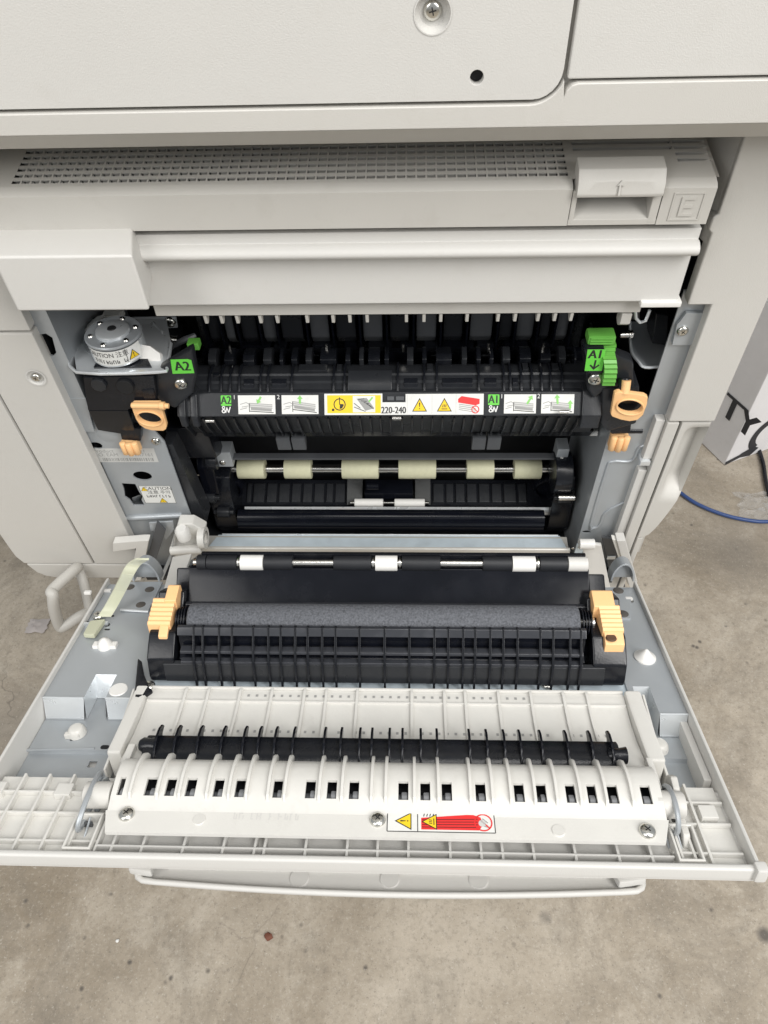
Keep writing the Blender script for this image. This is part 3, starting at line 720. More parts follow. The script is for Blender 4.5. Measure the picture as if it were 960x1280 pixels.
# ------------------------------------------------------------------ paper path below the fuser
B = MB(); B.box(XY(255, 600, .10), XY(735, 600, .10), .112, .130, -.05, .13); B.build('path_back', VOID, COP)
B = MB(); zb = AY(480, 571, .055).z; B.prism([(.053, zb-.0004), (.053, zb-.0026), (.061, zb-.0026), (.061, zb-.0004)], XY(287, 570, .055), XY(697, 572, .055)); B.build('cross_bar', MGREY, COP, .0008)
for u0, u1, v0, v1 in ((268, 288, 564, 582), (693, 712, 560, 578)):
    a, b = AY(u0, v1, .052), AY(u1, v0, .052); B = MB(); B.box(a.x, b.x, .050, .066, a.z, b.z); B.build('bar_bracket', ZINC, COP, .001)
    screw(COP, ((a.x+b.x)/2, .050, (a.z+b.z)/2-.003), (0, -1, 0), .003)
# cream feed rollers on a steel shaft
ry = .072
ca, cb_ = AY(284, 587, ry), AY(696, 585, ry); cz = (ca.z+cb_.z)/2
SH = MB(); SH.cyl((ca.x, ry, cz), (cb_.x, ry, cz), .0042, n=18); sh = SH.build('feed_shaft', STEEL, COP)
for u0, u1 in ((298, 332), (356, 390), (427.5, 473.5), (498, 545), (583, 617), (642, 676)):
    x0, x1 = XY(u0, 586, ry), XY(u1, 586, ry)
    B = MB(); B.lathe((x0, ry, cz), (x1, ry, cz), [(0, .0080), (.01, .0098), (.03, .0100), (.97, .0100), (.99, .0098), (1, .0080)], 28); B.build('feed_roller', CREAM, sh)
# black guide plate with raised panels under the rollers
gp0, gp1 = AY(480, 600, .092), AY(480, 632, .066)
ang = math.atan2(gp1.z-gp0.z, gp1.y-gp0.y)
def gpl(a, b, c): return (a, gp0.y+(gp1.y-gp0.y)*b - (gp1.z-gp0.z)*0 , gp0.z+(gp1.z-gp0.z)*b) if c == 0 else (a, gp0.y+(gp1.y-gp0.y)*b-c*.7, gp0.z+(gp1.z-gp0.z)*b+c*.7)
x0, x1 = XY(285, 615, .08), XY(695, 615, .08)
B = MB(); B.add([gpl(x0, 0, 0), gpl(x1, 0, 0), gpl(x1, 1.0, 0), gpl(x0, 1.0, 0)], [(0, 1, 2, 3)]); B.add([(x0, gp1.y, gp1.z), (x1, gp1.y, gp1.z), (x1, gp1.y, gp1.z-.01), (x0, gp1.y, gp1.z-.01)], [(0, 1, 2, 3)]); B.build('guide_plate', BLACK, COP)
ed = [308, 316, 333, 348, 364, 378, 392, 407, 418, 433]; ed2 = [540, 556, 568, 582, 597, 613, 628, 646, 659]
for ed_ in (ed, ed2):
    for i in range(len(ed_)-1):
        a, b = XY(ed_[i]+1.2, 615, .08), XY(ed_[i+1]-1.2, 615, .08)
        vs = [gpl(a, .12, 0), gpl(b, .12, 0), gpl(b, .92, 0), gpl(a, .92, 0), gpl(a+.0004, .14, .0022), gpl(b-.0004, .14, .0022), gpl(b-.0004, .84, .0022), gpl(a+.0004, .84, .0022)]
        B = MB(); B.add(vs, [(4, 5, 6, 7), (0, 1, 5, 4), (1, 2, 6, 5), (2, 3, 7, 6), (3, 0, 4, 7)]); B.build('guide_pad', DGREY, COP, .0006)
for u0, u1 in ((434, 453), (519, 538)):
    a, b = XY(u0, 612, .078), XY(u1, 612, .078); B = MB(); B.add([gpl(a, -.1, .006), gpl(b, -.1, .006), gpl(b, .95, .005), gpl(a, .95, .005), gpl(a, -.1, .0063), gpl(b, -.1, .0063), gpl(b, .95, .0053), gpl(a, .95, .0053)], [(3, 2, 1, 0), (4, 5, 6, 7), (0, 1, 5, 4), (1, 2, 6, 5), (2, 3, 7, 6), (3, 0, 4, 7)]); B.build('film_strip', FILM, COP)
a, b = AY(456, 618, .072), AY(516, 600, .078); B = MB(); B.box(a.x, b.x, .068, .088, a.z-.004, a.z+.006); B.build('centre_block', BLACKG, COP, .001)
p = AY(466, 606, .070); B = MB(); B.cyl((p.x-.006, .068, p.z), (p.x+.006, .068, p.z), .0035); B.build('centre_pivot', BLACKG, COP)
for u in (287, 684):
    p = AY(u, 612, .066); B = MB(); B.lathe((p.x, .066, p.z), (p.x, .085, p.z), [(0, .011), (0, .0135), (.1, .014), (1, .014)], 28, caps=False); B.lathe((p.x, .069, p.z), (p.x, .070, p.z), [(0, .0112), (1, .0112)], 28); B.build('end_bearing', BLACKG, COP)
# two small white rollers
wy = .062; w0 = AY(438, 629, wy); w1 = AY(536, 629, wy); wz = AY(486, 628.5, wy).z
B = MB(); B.cyl((w0.x, wy, wz), (w1.x, wy, wz), .0018, n=12); ws = B.build('pinch_shaft', STEEL, COP)
for u0, u1 in ((443, 479), (493, 531)):
    B = MB(); B.lathe((XY(u0, 628, wy), wy, wz), (XY(u1, 628, wy), wy, wz), [(0, .0036), (.02, .0043), (.98, .0043), (1, .0036)], 20); B.build('pinch_roller', WHITE2, ws)
# silver blade, dark belt cover
sy = .048; s0, s1 = AY(480, 635, sy), AY(480, 643.5, sy)
B = MB(); B.prism([(sy+.0022, s0.z-.0014), (sy, s1.z+.0022), (sy, s1.z-.0004), (sy+.0030, s1.z-.0004), (sy+.0045, s0.z-.0030)], XY(306, 640, sy), XY(688, 641, sy)); B.build('silver_blade', SILVER, COP, .0006)
B = MB(); B.box(XY(302, 645, .042), XY(420, 645, .042), .041, .044, AY(400, 646, .042).z, AY(400, 644, .042).z); B.build('blade_edge', STEEL, COP)
B = MB(); B.box(XY(420, 645, .042), XY(448, 645, .042), .041, .044, AY(440, 646, .042).z, AY(440, 643.5, .042).z); B.build('amber_tab', AMBER, COP)
by = .030; b0, b1 = AY(480, 652, by).z, AY(480, 668, by).z
B = MB(); B.prism(arc(by+.010, (b0+b1)/2, .010, 60, 260, 12, (b0-b1)*.62), XY(298, 660, by), XY(680, 660, by)); B.build('belt_roller', BLACKG, COP, sharp=60)
B = MB(); B.box(XY(300, 650, .05), XY(690, 650, .05), .050, .056, -.05, AY(480, 647, .05).z); B.build('belt_cover', BLACK, COP)
for sx, us in ((-1, (262, 300)), (1, (682, 718))):
    x0, x1 = XY(us[0], 640, .045), XY(us[1], 640, .045)
    B = MB(); B.prism([(.040, -.03), (.044, .015), (.054, .030), (.070, .035), (.10, .02), (.10, -.05), (.05, -.05)], x0+.004, x1-.004); B.build('end_frame', BLACK, COP, .0015)
for u, v in ((280, 640), (262, 622), (705, 622)):
    p = AY(u, v, .040); B = MB(); B.cyl((p.x-.006, .040, p.z), (p.x+.006, .040, p.z), .0055); B.cyl((p.x-.010, .040, p.z), (p.x+.010, .040, p.z), .0025); B.build('end_boss', DGREY, COP, .0004)
p = AY(714, 622, .03); B = MB(); B.cyl((p.x-.012, .03, p.z), (p.x+.003, .03, p.z), .0030); B.build('bearing_pin', STEEL, COP)
p = AY(254, 631, .03); B = MB(); B.cyl((p.x-.004, .03, p.z), (p.x+.003, .03, p.z), .0034); B.build('bearing_pin', STEEL, COP)
p = AY(742, 541, .035); B = MB(); B.cyl((p.x-.003, .035, p.z), (p.x+.003, .035, p.z), .0028); B.build('bearing_pin', WHITE2, COP)
# cable and curved cover behind the slate bar
B = MB(); B.tube(smooth([AY(*q) for q in ((226, 568, .05), (235, 580, .05), (236, 592, .05), (243, 605, .05), (246, 620, .05))], 4), .0016, 8); B.build('wire', BLACKG, COP)
B = MB(); B.ext([R2(*q, .05) for q in ((226, 560), (236, 574), (241, 592), (234, 594), (228, 578))], xz(.05), 0, .004); B.build('wire_cover', MGREY, COP, .0006)
p = AY(240, 597, .045); B = MB(); B.box(p.x-.004, p.x+.003, .044, .05, p.z-.003, p.z+.003); B.build('plug', WHITE2, COP, .0006)
p = AY(242, 605, .045); B = MB(); B.box(p.x-.001, p.x+.001, .044, .046, p.z-.006, p.z+.002); B.build('red_wire', mat('pink wire', (.6, .2, .2), .5), COP)
# dark hanging parts just below the fuser on the left
B = MB(); B.prism([(.03, .118), (.036, .075), (.06, .06), (.06, .118)], XY(218, 555, .04), XY(268, 555, .04)); B.build('hanging_block', BLACK, COP, .0015)
B = MB(); B.prism([(.04, .02), (.042, .055), (.05, .065), (.08, .06), (.08, .0)], XY(252, 600, .045), XY(272, 600, .045)); B.build('roller_carrier', BLACKG, COP, .0015)
p = AY(262, 585, .04); B = MB(); B.cyl((p.x-.004, .05, p.z), (p.x+.006, .05, p.z), .009, n=24); B.build('drive_gear', BLACK, COP, .0006)
p = AY(701, 590, .05); B = MB(); B.cyl((p.x-.008, .05, p.z), (p.x+.008, .05, p.z), .020, n=30); B.build('end_drum', BLACK, COP, .001)

# bluish sheet strip and grey beam in front of the belt, at the sill
t0 = AY(480, 669, .022); t1 = AY(480, 684, .003)
xa0, xa1 = XY(274, 671, .022), XY(690, 669, .022); xb0, xb1 = XY(256, 688, .003), XY(712, 686, .003)
vs = [(xb0+.005, t1.y, t1.z), (xb1-.003, t1.y, t1.z), (xa1+.008, t0.y, t0.z), (xa0, t0.y, t0.z)]
B = MB(); B.add(vs+[(a, b, c-.002) for a, b, c in vs], [(0, 1, 2, 3), (7, 6, 5, 4), (0, 4, 5, 1), (1, 5, 6, 2), (2, 6, 7, 3), (3, 7, 4, 0)]); st = B.build('sill_sheet', BLUEST, COP, .0004)
B = MB(); B.tube([(xa0+.004, t0.y, t0.z+.0005), (xa1+.006, t0.y, t0.z+.0005)], .0009, 8); B.build('sheet_hem', ZINCB, st)
sb = AY(480, 697, .0).z
B = MB(); B.prism([(t1.y-.0004, t1.z+.0014), (t1.y-.0030, t1.z+.0006), (t1.y-.0042, t1.z-.003), (t1.y-.0030, sb), (.02, sb), (.02, t1.z-.004), (t1.y+.0004, t1.z-.004)], xb0, xb1); B.build('sill_beam', mat('warm grey steel', (.60, .585, .54), .34, metal=.35, var=.08), COP, .0006)
p0, p1 = AY(714, 704, -.003), AY(731, 680, -.003)
B = MB(); B.box(p0.x, p1.x, -.004, -.002, p0.z, p1.z); br = B.build('sill_bracket', BLUEST, COP, .0006)
for u, v, r in ((722, 694, .0028), (716, 685, .0014), (724, 684, .0014)):
    p = AY(u, v, -.004); screw(br, (p.x, -.004, p.z), (0, -1, 0), r)
# ------------------------------------------------------------------ fuser unit: lifts out by its orange rings
FU = thing('fuser_unit', (.02, .03, .12), 'black fuser unit with white and yellow instruction stickers, orange ring handles and green lever', 'fuser unit')
fx0, fx1 = XY(219, 505, .004), XY(756, 500, .004)
fprof = [(.000, .1585), (.012, .1728), (.040, .1728), (.062, .165), (.062, .122), (.020, .122), (.006, .150), (.0025, .1560)]
B = MB(); B.prism(fprof, fx0, fx1); B.build('housing', DGREY, FU, .0008)
# half-round top bar with hoops
bx0, bx1 = XY(246, 478, .03), XY(737, 474, .03)
bp = [(.044, .1729), (.042, .1765), (.036, .1790), (.0275, .1792), (.0262, .1780), (.0215, .1768), (.0205, .1750), (.016, .1729)]
B = MB(); B.prism(bp, bx0, bx1); B.build('top_bar', DGREY, FU, sharp=25)
HOOP = [266.3, 280.6, 291.5, 302.8, 328.8, 338, 367.3, 418.8, 432, 497.5, 530, 545.5, 596.8, 627.5, 635.5, 648.8, 662, 673.8, 685, 699]
first = None
for u in HOOP:
    x = XY(u, 478, .028)
    if first is None:
        q = [(.046, .1730), (.044, .1775), (.037, .1810), (.028, .1813), (.020, .1785), (.0128, .1730)]
        B = MB(); B.ext(q, lambda a, b, c: (x+c, a, b), -.0009, .0009); first = B.build('hoop', BLACK, FU, .0003); base = ORG[first].copy(); hx = x
    else: copy_at(first, (base.x+x-hx, base.y, base.z))
hu = [XY(u, 478, .028) for u in HOOP]; rb = random.Random(11)
for i in range(len(hu)-1):                      # shallow raised pads and notches between the hoops
    wd = hu[i+1]-hu[i]
    if wd < .008: continue
    a = hu[i]+wd*rb.uniform(.12, .3); b = hu[i+1]-wd*rb.uniform(.1, .35); k = rb.choice((0, 1, 1, 2))
    B = MB()
    if k == 0: B.prism([(.0300, .1785), (.0300, .1806), (.0385, .1800), (.0385, .1780)], a, b)
    elif k == 1: B.prism([(.0170, .1728), (.0185, .1762), (.0225, .1782), (.0240, .1770)], a, b)
    else: B.prism([(.0250, .1770), (.0255, .1797), (.0285, .1802), (.0290, .1785)], a, b)
    B.build('bar_pad', BLACK if k else DGREY, FU, .0004)
p0, p1 = XY(435, 480, .02), XY(490, 478, .02)
B = MB(); B.prism([(.0140, .1729), (.0175, .1772), (.024, .1802), (.0285, .1816), (.030, .1806), (.030, .1729)], p0, p1); B.build('centre_cover', DGREY, FU, .0006)
# clips along the rear of the bar
CL = [(264, 274), (284, 296), (307, 321), (332, 342.5), (352, 356.5), (366.5, 374), (384, 391.7), (402, 422), (433, 439), (450, 455.5), (461, 475.6), (481, 486.5), (508.7, 516.7), (527.5, 533), (544.5, 563.7), (576, 582.5), (594, 599.5), (610, 615), (626, 635.5), (647, 661), (672.5, 685.5), (695, 703.7), (714, 717)]
for i, (a, b) in enumerate(CL):
    xa, xb = XY(a, 460, .045), XY(b, 460, .045)
    B = MB(); B.prism([(.0405, .1700), (.0405, .1815+.001*(i % 2)), (.045, .1845), (.052, .186-.001*(i % 3)), (.058, .182), (.058, .1700)], xa, xb); B.build('clip', BLACK if i % 3 else DGREY, FU, .0008)
for u in (291, 410, 504, 609, 676):
    p = AY(u, 451, .05); B = MB(); B.cyl((p.x, .05, .183), (p.x, .05, .190), .0012, n=8); B.build('spring_pin', STEEL, FU)
B = MB(); B.box(bx0, bx1, .0585, .0640, .150, .1765); B.build('rear_wall', BLACKG, FU, .0008)
# fins on the underside
first = None; k = 0; u = 236.
while u < 722:
    x = XY(u, 535, .01)
    if first is None:
        B = MB(); B.ext([(.0005, .1555), (.0045, .1565), (.026, .1240), (.0235, .1195), (.0180, .1195), (.0060, .1400)], lambda a, b, c: (x+c, a, b), -.0007, .0007); first = B.build('underside_fin', BLACK, FU, .0002); base = ORG[first].copy(); hx = x
    else: copy_at(first, (base.x+x-hx, base.y, base.z))
    u += 12.3 if k % 5 else 14.0; k += 1
B = MB(); B.prism([(.022, .1217), (.030, .108), (.060, .104), (.060, .1217)], XY(262, 555, .03), XY(735, 552, .03)); B.build('drip_tray', BLACK, FU, .0008)
for u0, u1 in ((346, 363), (365, 382), (590, 607), (609, 626)):
    a, b = XY(u0, 553, .02), XY(u1, 553, .02); zt_ = AY(480, 546, .02).z; zb_ = AY(480, 560, .022).z
    B = MB(); B.prism([(.0175, zt_), (.0195, zb_), (.0225, zb_), (.0300, zt_)], a, b); B.build('foot_clip', MGREY, FU, .0007)
for u, v in ((263, 525), (496, 522), (705, 514)):
    p = AY(u, v, -.001); B = MB(); B.cyl((p.x-.0035, -.002, p.z), (p.x+.0035, -.002, p.z), .0015, n=10); B.build('spring_pin', STEEL, FU)
# left ribbed end cap of the face
for i, u in enumerate((222, 237)):
    x0, x1 = XY(u, 512, .0), XY(u+9, 512, .0)
    B = MB(); B.prism([(-.0030, .150), (-.0030, .1605), (.0085, .1745), (.020, .1745), (.020, .150)], x0, x1); B.build('end_rib', DGREY, FU, .0012)
x0, x1 = XY(724, 508, .0), XY(756, 500, .0)
B = MB(); B.prism([(-.0025, .147), (-.0025, .1602), (.0105, .1752), (.025, .1752), (.025, .147)], x0+.003, x1); B.build('end_cap', DGREY, FU, .0012)

# printed strip on the sloping face
e = Vector((0, .012, .0143)).normalized(); nn = Vector((0, -e.z, e.y)); mid = Vector((0, .006, .16565))
def tf(a, b, c):
    return mid + Vector((a, 0, 0)) + e*b + nn*(c+.00012)
def fa(u): return XY(u, 505, .006)
H = .0074
def panel(u0, u1, seed, arrows, dark=False):
    rnd = random.Random(seed); S = Sticker(tf); a0, a1 = fa(u0), fa(u1); w_ = a1-a0
    S.face(rect(a0, a1, -H, H), P_); S.at(2)
    # line drawing of a cover being lifted: sloping slabs with outlines
    def q(x, y): return (a0+w_*x, -H+2*H*y)
    sh = rnd.uniform(-.05, .05)
    S.face([q(.30, .62+sh), q(.92, .50), q(.92, .30), q(.30, .42+sh)], LG_); S.at(3)
    for k in range(3): S.face(stroke(q(.30, .62+sh-k*.1), q(.92, .50-k*.1), .0005), GR_)
    S.face(stroke(q(.30, .62+sh), q(.30, .12), .0005), K_); S.face(stroke(q(.30, .2+sh), q(.95, .08), .0006), K_)
    S.face([q(.34, .40+sh), q(.9, .27), q(.9, .14), q(.34, .26+sh)], GR_)
    S.face(stroke(q(.05, .52), q(.22, .62), .0005), GR_); S.face(stroke(q(.22, .62), q(.32, .50), .0005), GR_); S.face(stroke(q(.05, .25), q(.24, .34), .0005), GR_); S.face(stroke(q(.1, .38), q(.28, .44), .0005), GR_)
    S.at(5)
    for (x, y, dx, dy) in arrows:
        S.face(stroke(q(x, y), q(x+dx, y+dy), .0016), G_); S.at(6)
        L_ = math.hypot(dx*w_, dy*2*H); ux, uy = dx*w_/L_, dy*2*H/L_; tx, ty = q(x+dx, y+dy)
        S.face([(tx+ux*.0028, ty+uy*.0028), (tx-uy*.0022, ty+ux*.0022), (tx+uy*.0022, ty-ux*.0022)], G_); S.at(5)
    return S.build('instruction_sticker', FU)
panel(297.5, 344, 1, [(.62, .92, -.06, -.2)])
panel(352, 398, 2, [(.5, .55, .0, .25)])
panel(630, 670, 3, [(.72, .5, .10, .28)])
panel(676.5, 717.5, 4, [(.5, .5, -.02, .3), (.88, .25, .0, .25)])
for u0, u1, tx in ((276, 289, 'A2'), (610, 624, 'A1')):
    S = Sticker(tf); a0, a1 = fa(u0), fa(u1); ac = (a0+a1)/2
    S.face(rrect(a0, a1, -.0008, H, .0006), GL_); S.at(2); S.text(tx, .0088, ac-.0002, .0033, K_, .80, bold=.0005)
    # paper-jam mark below: a pinched loop and a zigzag
    S.at(1)
    for k in ring(ac-.0022, -.0022, .0006, .0013, 14)+ring(ac-.0022, -.0050, .0008, .0016, 14): S.face(k, W_)
    zz = [(ac-.0006, -.0062), (ac+.0004, -.0020), (ac+.0018, -.0062), (ac+.0032, -.0016)]
    for i in range(3): S.face(stroke(zz[i], zz[i+1], .0008), W_)
    S.build('jam_mark', FU)
for u, tx in ((293, '1'), (348, '2'), (627, '1'), (673, '2')):
    S = Sticker(tf); S.text(tx, .0048, fa(u), H-.0016, W_); S.build('print_number', FU)
# wide white caution sticker with a notch for the ribs
S = Sticker(tf); a0, a1 = fa(405.5), fa(604.5); n0, n1 = fa(478), fa(507)
S.face([(a0, -H-.0008), (a1, -H-.0008), (a1, H+.0006), (n1, H+.0006), (n1, .0016), (n0, .0016), (n0, H+.0010), (a0, H+.0010)], P_)
S.at(2); y0_, y1_ = fa(409), fa(476)
S.face(rect(y0_, y1_, -H+.0006, H-.0002), Y_); S.at(3)
cx = fa(424.5)
for k in ring(cx, 0, .0040, .0048, 22): S.face(k, K_)
S.face(stroke((cx, .0), (cx, .0056), .0007), K_); S.face(stroke((cx, 0), (cx+.003, 0), .0007), K_); S.face(circ(cx-.0052, -.0042, .0011, 10), K_)
S.at(4); S.face([(cx+.0002, -.0002), (cx+.0035, -.0002), (cx+.002, -.003), (cx, -.0035)], K_)
m0, m1 = fa(441), fa(469); S.at(4); S.face(rect(m0, m1, -H+.0012, H-.0008), P_); S.at(5)
S.face([(m0+.003, .0045), (m0+.011, .0050), (m0+.017, -.0030), (m0+.010, -.0050)], GR_); S.at(6)
for k in range(5): S.face(stroke((m0+.0042+k*.0022, .0040-k*.0012), (m0+.0092+k*.0018, .0044-k*.0020), .0005), K_)
S.face(stroke((m0+.001, -.002), (m0+.010, -.0055), .0005), K_); S.face(stroke((m0+.001, .001), (m0+.006, -.003), .0005), K_); S.face(stroke((m1-.005, .002), (m1-.002, .0055), .0013), G_)
S.at(3); S.text('220-240', .0074, fa(492)-.0002, -.0048, K_, .80, bold=.00035)
S.at(2); S.tri(fa(524.5), -.0004, .0118); S.tri(fa(555.5), -.0004, .0118, 'heat')
for u in (509, 540, 570): S.face(stroke((fa(u), -H), (fa(u), H), .00035), LG_)
r0, r1 = fa(572), fa(601)
S.at(3); S.face([(r0+.0004, .0040), (r0+.0030, .0062), (r1-.0010, .0040), (r1-.0010, .0002), (r1-.0040, -.0010), (r0+.0004, .0012)], R_)
for i in range(4): S.face(stroke((r0+.001, .000-i*.0014), (r1-.004, -.002-i*.0014), .0005), GR_)
S.at(5)
for k in ring(r1-.0042, -.0042, .0024, .0031, 18): S.face(k, R_)
S.face(stroke((r1-.0060, -.0025), (r1-.0024, -.0060), .0007), R_)
S.at(2)
S.build('caution_sticker', FU)
for u0, u1 in ((484, 492.5), (495, 505)):
    a, b = fa(u0), fa(u1); B = MB(); B.ext(rect(a, b, .0030, .0062), tf, .0, .0010); B.build('grip_rib', MGREY, FU, .0003)

# left end: stepped block, green tag, screw, orange ring and knob
def blk(name, px, y, d, m, parent, bev=.001, dz=0.):
    B = MB(); B.ext([R2(u, v, y) for u, v in px], xz(y), 0, d); return B.build(name, m, parent, bev)
L1 = blk('end_block', ((104, 472), (192, 470), (196, 500), (160, 512), (160, 513), (110, 513)), -.002, .022, BLACK, FU, .002)
B = MB(); t_ = [R2(u, v, -.002) for u, v in ((110, 513.5), (160, 513.5), (176, 544), (118, 540))]
vs = [(t_[0][0], -.002, t_[0][1]), (t_[1][0], -.002, t_[1][1]), (AY(172, 546, .006).x, .006, AY(172, 546, .006).z), (AY(122, 538, .006).x, .006, AY(122, 538, .006).z)]
B.add(vs+[(a, b+.012, c) for a, b, c in vs], [(0, 1, 2, 3), (7, 6, 5, 4), (0, 4, 5, 1), (1, 5, 6, 2), (2, 6, 7, 3), (3, 7, 4, 0)]); B.build('block_skirt', BLACK, FU, .001)
blk('latch_tongue', ((148, 534), (176, 536), (176, 552), (152, 550)), .004, .010, BLACK, FU, .001)
for u, v, r in ((124, 480, .006), (157, 482, .0065)):
    p = AY(u, v, -.0022); B = MB(); B.cyl((p.x, -.0045, p.z), (p.x, -.001, p.z), r, n=8 if u < 130 else 22); B.build('block_boss', DGREY if u < 130 else VOID, FU, .0006)
blk('bearing_post', ((176, 488), (192, 486), (195, 499), (180, 501)), -.003, .008, BLACK, FU, .001)
blk('ring_backing', ((164, 506), (207, 506), (209, 532), (182, 534), (168, 524)), .0035, .004, BLACK, FU, .001)
blk('tag_cheek', ((192, 466), (240, 436), (246, 470), (242, 492), (219, 512), (196, 500)), .003, .010, DGREY, FU, .0025)
to_ = AY(227.5, 458, .003)
S = Sticker(lambda a, b, c: (to_.x+a, .003-.0002-c, to_.z+b)); S.face([(-.0088, -.0068), (.0080, -.0062), (.0085, .0060), (.0060, .0070), (-.0070, .0066)], GL_); S.at(2); S.text('A2', .0120, 0, 0, K_, .85, bold=.0007); S.build('green_tag', FU)
p = AY(242, 432, .02); B = MB(); B.box(p.x-.0045, p.x+.0045, .018, .026, p.z-.003, p.z+.003); B.build('green_stud', GREEN, FU, .0006)
p = AY(225.5, 481, .001); screw(FU, (p.x, .0028, p.z), (0, -1, 0), .0050)
def ring_handle(outline, hole, y, parent):
    B = MB(); B.holed([R2(u, v, y) for u, v in outline], [[R2(u, v, y) for u, v in hole]], xz(y), 0, .0042)
    o = B.build('ring_handle', ORANGE, parent, .0008, 2)
    hc = [Vector((*R2(u, v, y), 0)) for u, v in hole]; c = sum(hc, Vector())/len(hc)
    out = [(c+(q-c)*1.10) for q in hc]
    B = MB(); B.tube([(q.x, y-.0004, q.y) for q in out+[out[0]]], .0008, 8); B.build('ring_rim', ORANGE, o)
    return o
def ell(cu, cv, a, b, tilt, n=28):
    t = radians(tilt); return [(cu+a*cos(k)*cos(t)-b*sin(k)*sin(t), cv+a*cos(k)*sin(t)+b*sin(k)*cos(t)) for k in [2*pi*i/n for i in range(n)]]
ring_handle(((163.8, 507), (166, 504.5), (200, 504.5), (203, 513), (208.4, 532), (207.5, 537), (204, 539), (190, 538.5), (181, 536), (174, 531), (169.5, 524), (166, 515)), ell(187, 523, 15.0, 7.8, 12), -.008, FU)
a, b = AY(164, 506.8, -.0085), AY(206, 507.2, -.0085); B = MB(); B.lathe(a, b, [(0, .0016), (.03, .0024), (.86, .0024), (.86, .0032), (1, .0032)], 16); B.build('handle_pivot', ORANGE, FU, sharp=40)
a, b = AY(206, 507.2, -.0085), AY(211, 507.5, -.0085); B = MB(); B.lathe(a, b, [(0, .0022), (1, .0020)], 14); B.build('pivot_pin', ORANGE, FU)
def knob(u, v, y, parent, w_=.0145, hgt=.0135):
    p = AY(u, v, y); B = MB()
    for k in (-1, 0, 1):
        B.lathe((p.x+k*w_*.34, y-.003-(.0012 if k == 0 else 0), p.z-hgt/2), (p.x+k*w_*.34, y-.003-(.0012 if k == 0 else 0), p.z+hgt/2), [(0, .0018), (.06, .0028), (.94, .0028), (1, .0020)], 14)
    B.box(p.x-w_*.46, p.x+w_*.46, y-.003, y+.004, p.z-hgt*.46, p.z+hgt*.42)
    o = B.build('ribbed_knob', ORANGE, parent, sharp=60)
    B = MB(); B.box(p.x-w_*.36, p.x+w_*.36, y-.001, y+.004, p.z-hgt*.5-.003, p.z-hgt*.47); B.build('knob_foot', ORANGE, o, .0006)
    return o
knob(164, 557, .004, FU)
# right end: lever, tag, orange ring, knob
blk('lever_cheek', ((728, 434), (757, 434), (776, 446), (792, 452), (794, 486), (760, 486), (742, 500), (734, 488)), .004, .012, DGREY, FU, .0025)
blk('end_block', ((752, 486), (800, 483), (796, 530), (760, 540), (750, 530)), .003, .026, DGREY, FU, .002)
blk('latch_tongue', ((762, 528), (790, 524), (788, 542), (764, 543)), .004, .012, BLACK, FU, .001)
p = AY(745, 475, .001); screw(FU, (p.x, .0035, p.z), (0, -1, 0), .0058)
tg = blk('lever_tag_plate', ((729.5, 437), (756, 436), (757, 466), (745, 470), (734, 466)), -.001, .008, BLACK, FU, .0012)
to2 = AY(743.5, 450, -.001)
S = Sticker(lambda a, b, c: (to2.x+a, -.0013-c, to2.z+b)); S.face([(-.0070, .0096), (.0058, .0096), (.0070, -.0096), (-.0056, -.0096)], GL_); S.at(2); S.text('A1', .0105, -.0006, .0050, K_, .85, bold=.0007)
S.face(stroke((.0006, .0002), (.0006, -.0072), .0014), K_); S.at(3); S.face([(-.0030, -.0046), (-.0022, -.0036), (.0006, -.0066), (.0034, -.0036), (.0042, -.0046), (.0006, -.0086)], K_); S.build('green_tag', FU)
a, b = AY(733, 432, .004), AY(769, 416, .006)
B = MB(); B.box(AY(734, 430, .004).x, AY(769, 430, .004).x, .004, .016, a.z, b.z-.002); lvv = B.build('green_lever', GREEN, FU, .0016)
for k in range(3):
    z = a.z+.0012+k*.0022; B = MB(); B.box(AY(735, 430, .004).x+.001, AY(767, 430, .004).x-.001, .0030, .0042, z, z+.0012); B.build('lever_ridge', GREEN, lvv, .0004)
pts = [AY(*q) for q in ((762.5, 431, .006), (760.5, 440, .002), (762.5, 450, -.003), (763.5, 462, -.004), (762, 474, -.003), (760, 482, .0))]
P = smooth(pts, 4); vs = []; fs = []
for i, q in enumerate(P):
    hw = .0046; dd = .0014 if i % 2 else 0.
    vs += [(q.x-hw, q.y-dd, q.z), (q.x+hw, q.y-dd, q.z), (q.x+hw, q.y+.006, q.z), (q.x-hw, q.y+.006, q.z)]
for i in range(len(P)-1):
    for k in range(4): fs.append([i*4+k, i*4+(k+1) % 4, (i+1)*4+(k+1) % 4, (i+1)*4+k])
fs += [[0, 1, 2, 3], [4*(len(P)-1)+k for k in (3, 2, 1, 0)]]
B = MB(); B.add(vs, fs); B.build('lever_teeth', GREEN, lvv, sharp=25)
ring_handle(((768, 492), (773, 490), (806, 494.5), (810, 497), (809, 506), (804, 519), (797, 525.5), (787, 527), (776, 525), (765, 521), (763.5, 518), (765.5, 506)), ell(787.5, 508.5, 15.4, 8.8, 4), -.008, FU)
blk('ring_backing', ((768, 494), (806, 497), (802, 520), (786, 525), (767, 519)), .0005, .003, BLACK, FU, .001)
p = AY(782, 484, -.004); B = MB(); B.cyl((p.x, -.006, p.z-.004), (p.x, -.002, p.z+.005), .0034, n=14); B.build('handle_stem', ORANGE, FU)
p = AY(780, 481, -.001); B = MB(); B.cyl((p.x, -.004, p.z-.005), (p.x, .002, p.z+.004), .0045, n=14); B.build('stem_cap', BLACK, FU, .0006)
knob(773, 551, .006, FU, .0150, .0150)
p = AY(797, 540, .01); B = MB(); B.cyl((p.x-.009, .012, p.z), (p.x+.004, .012, p.z), .0026); B.build('latch_pin', BLACK, FU)
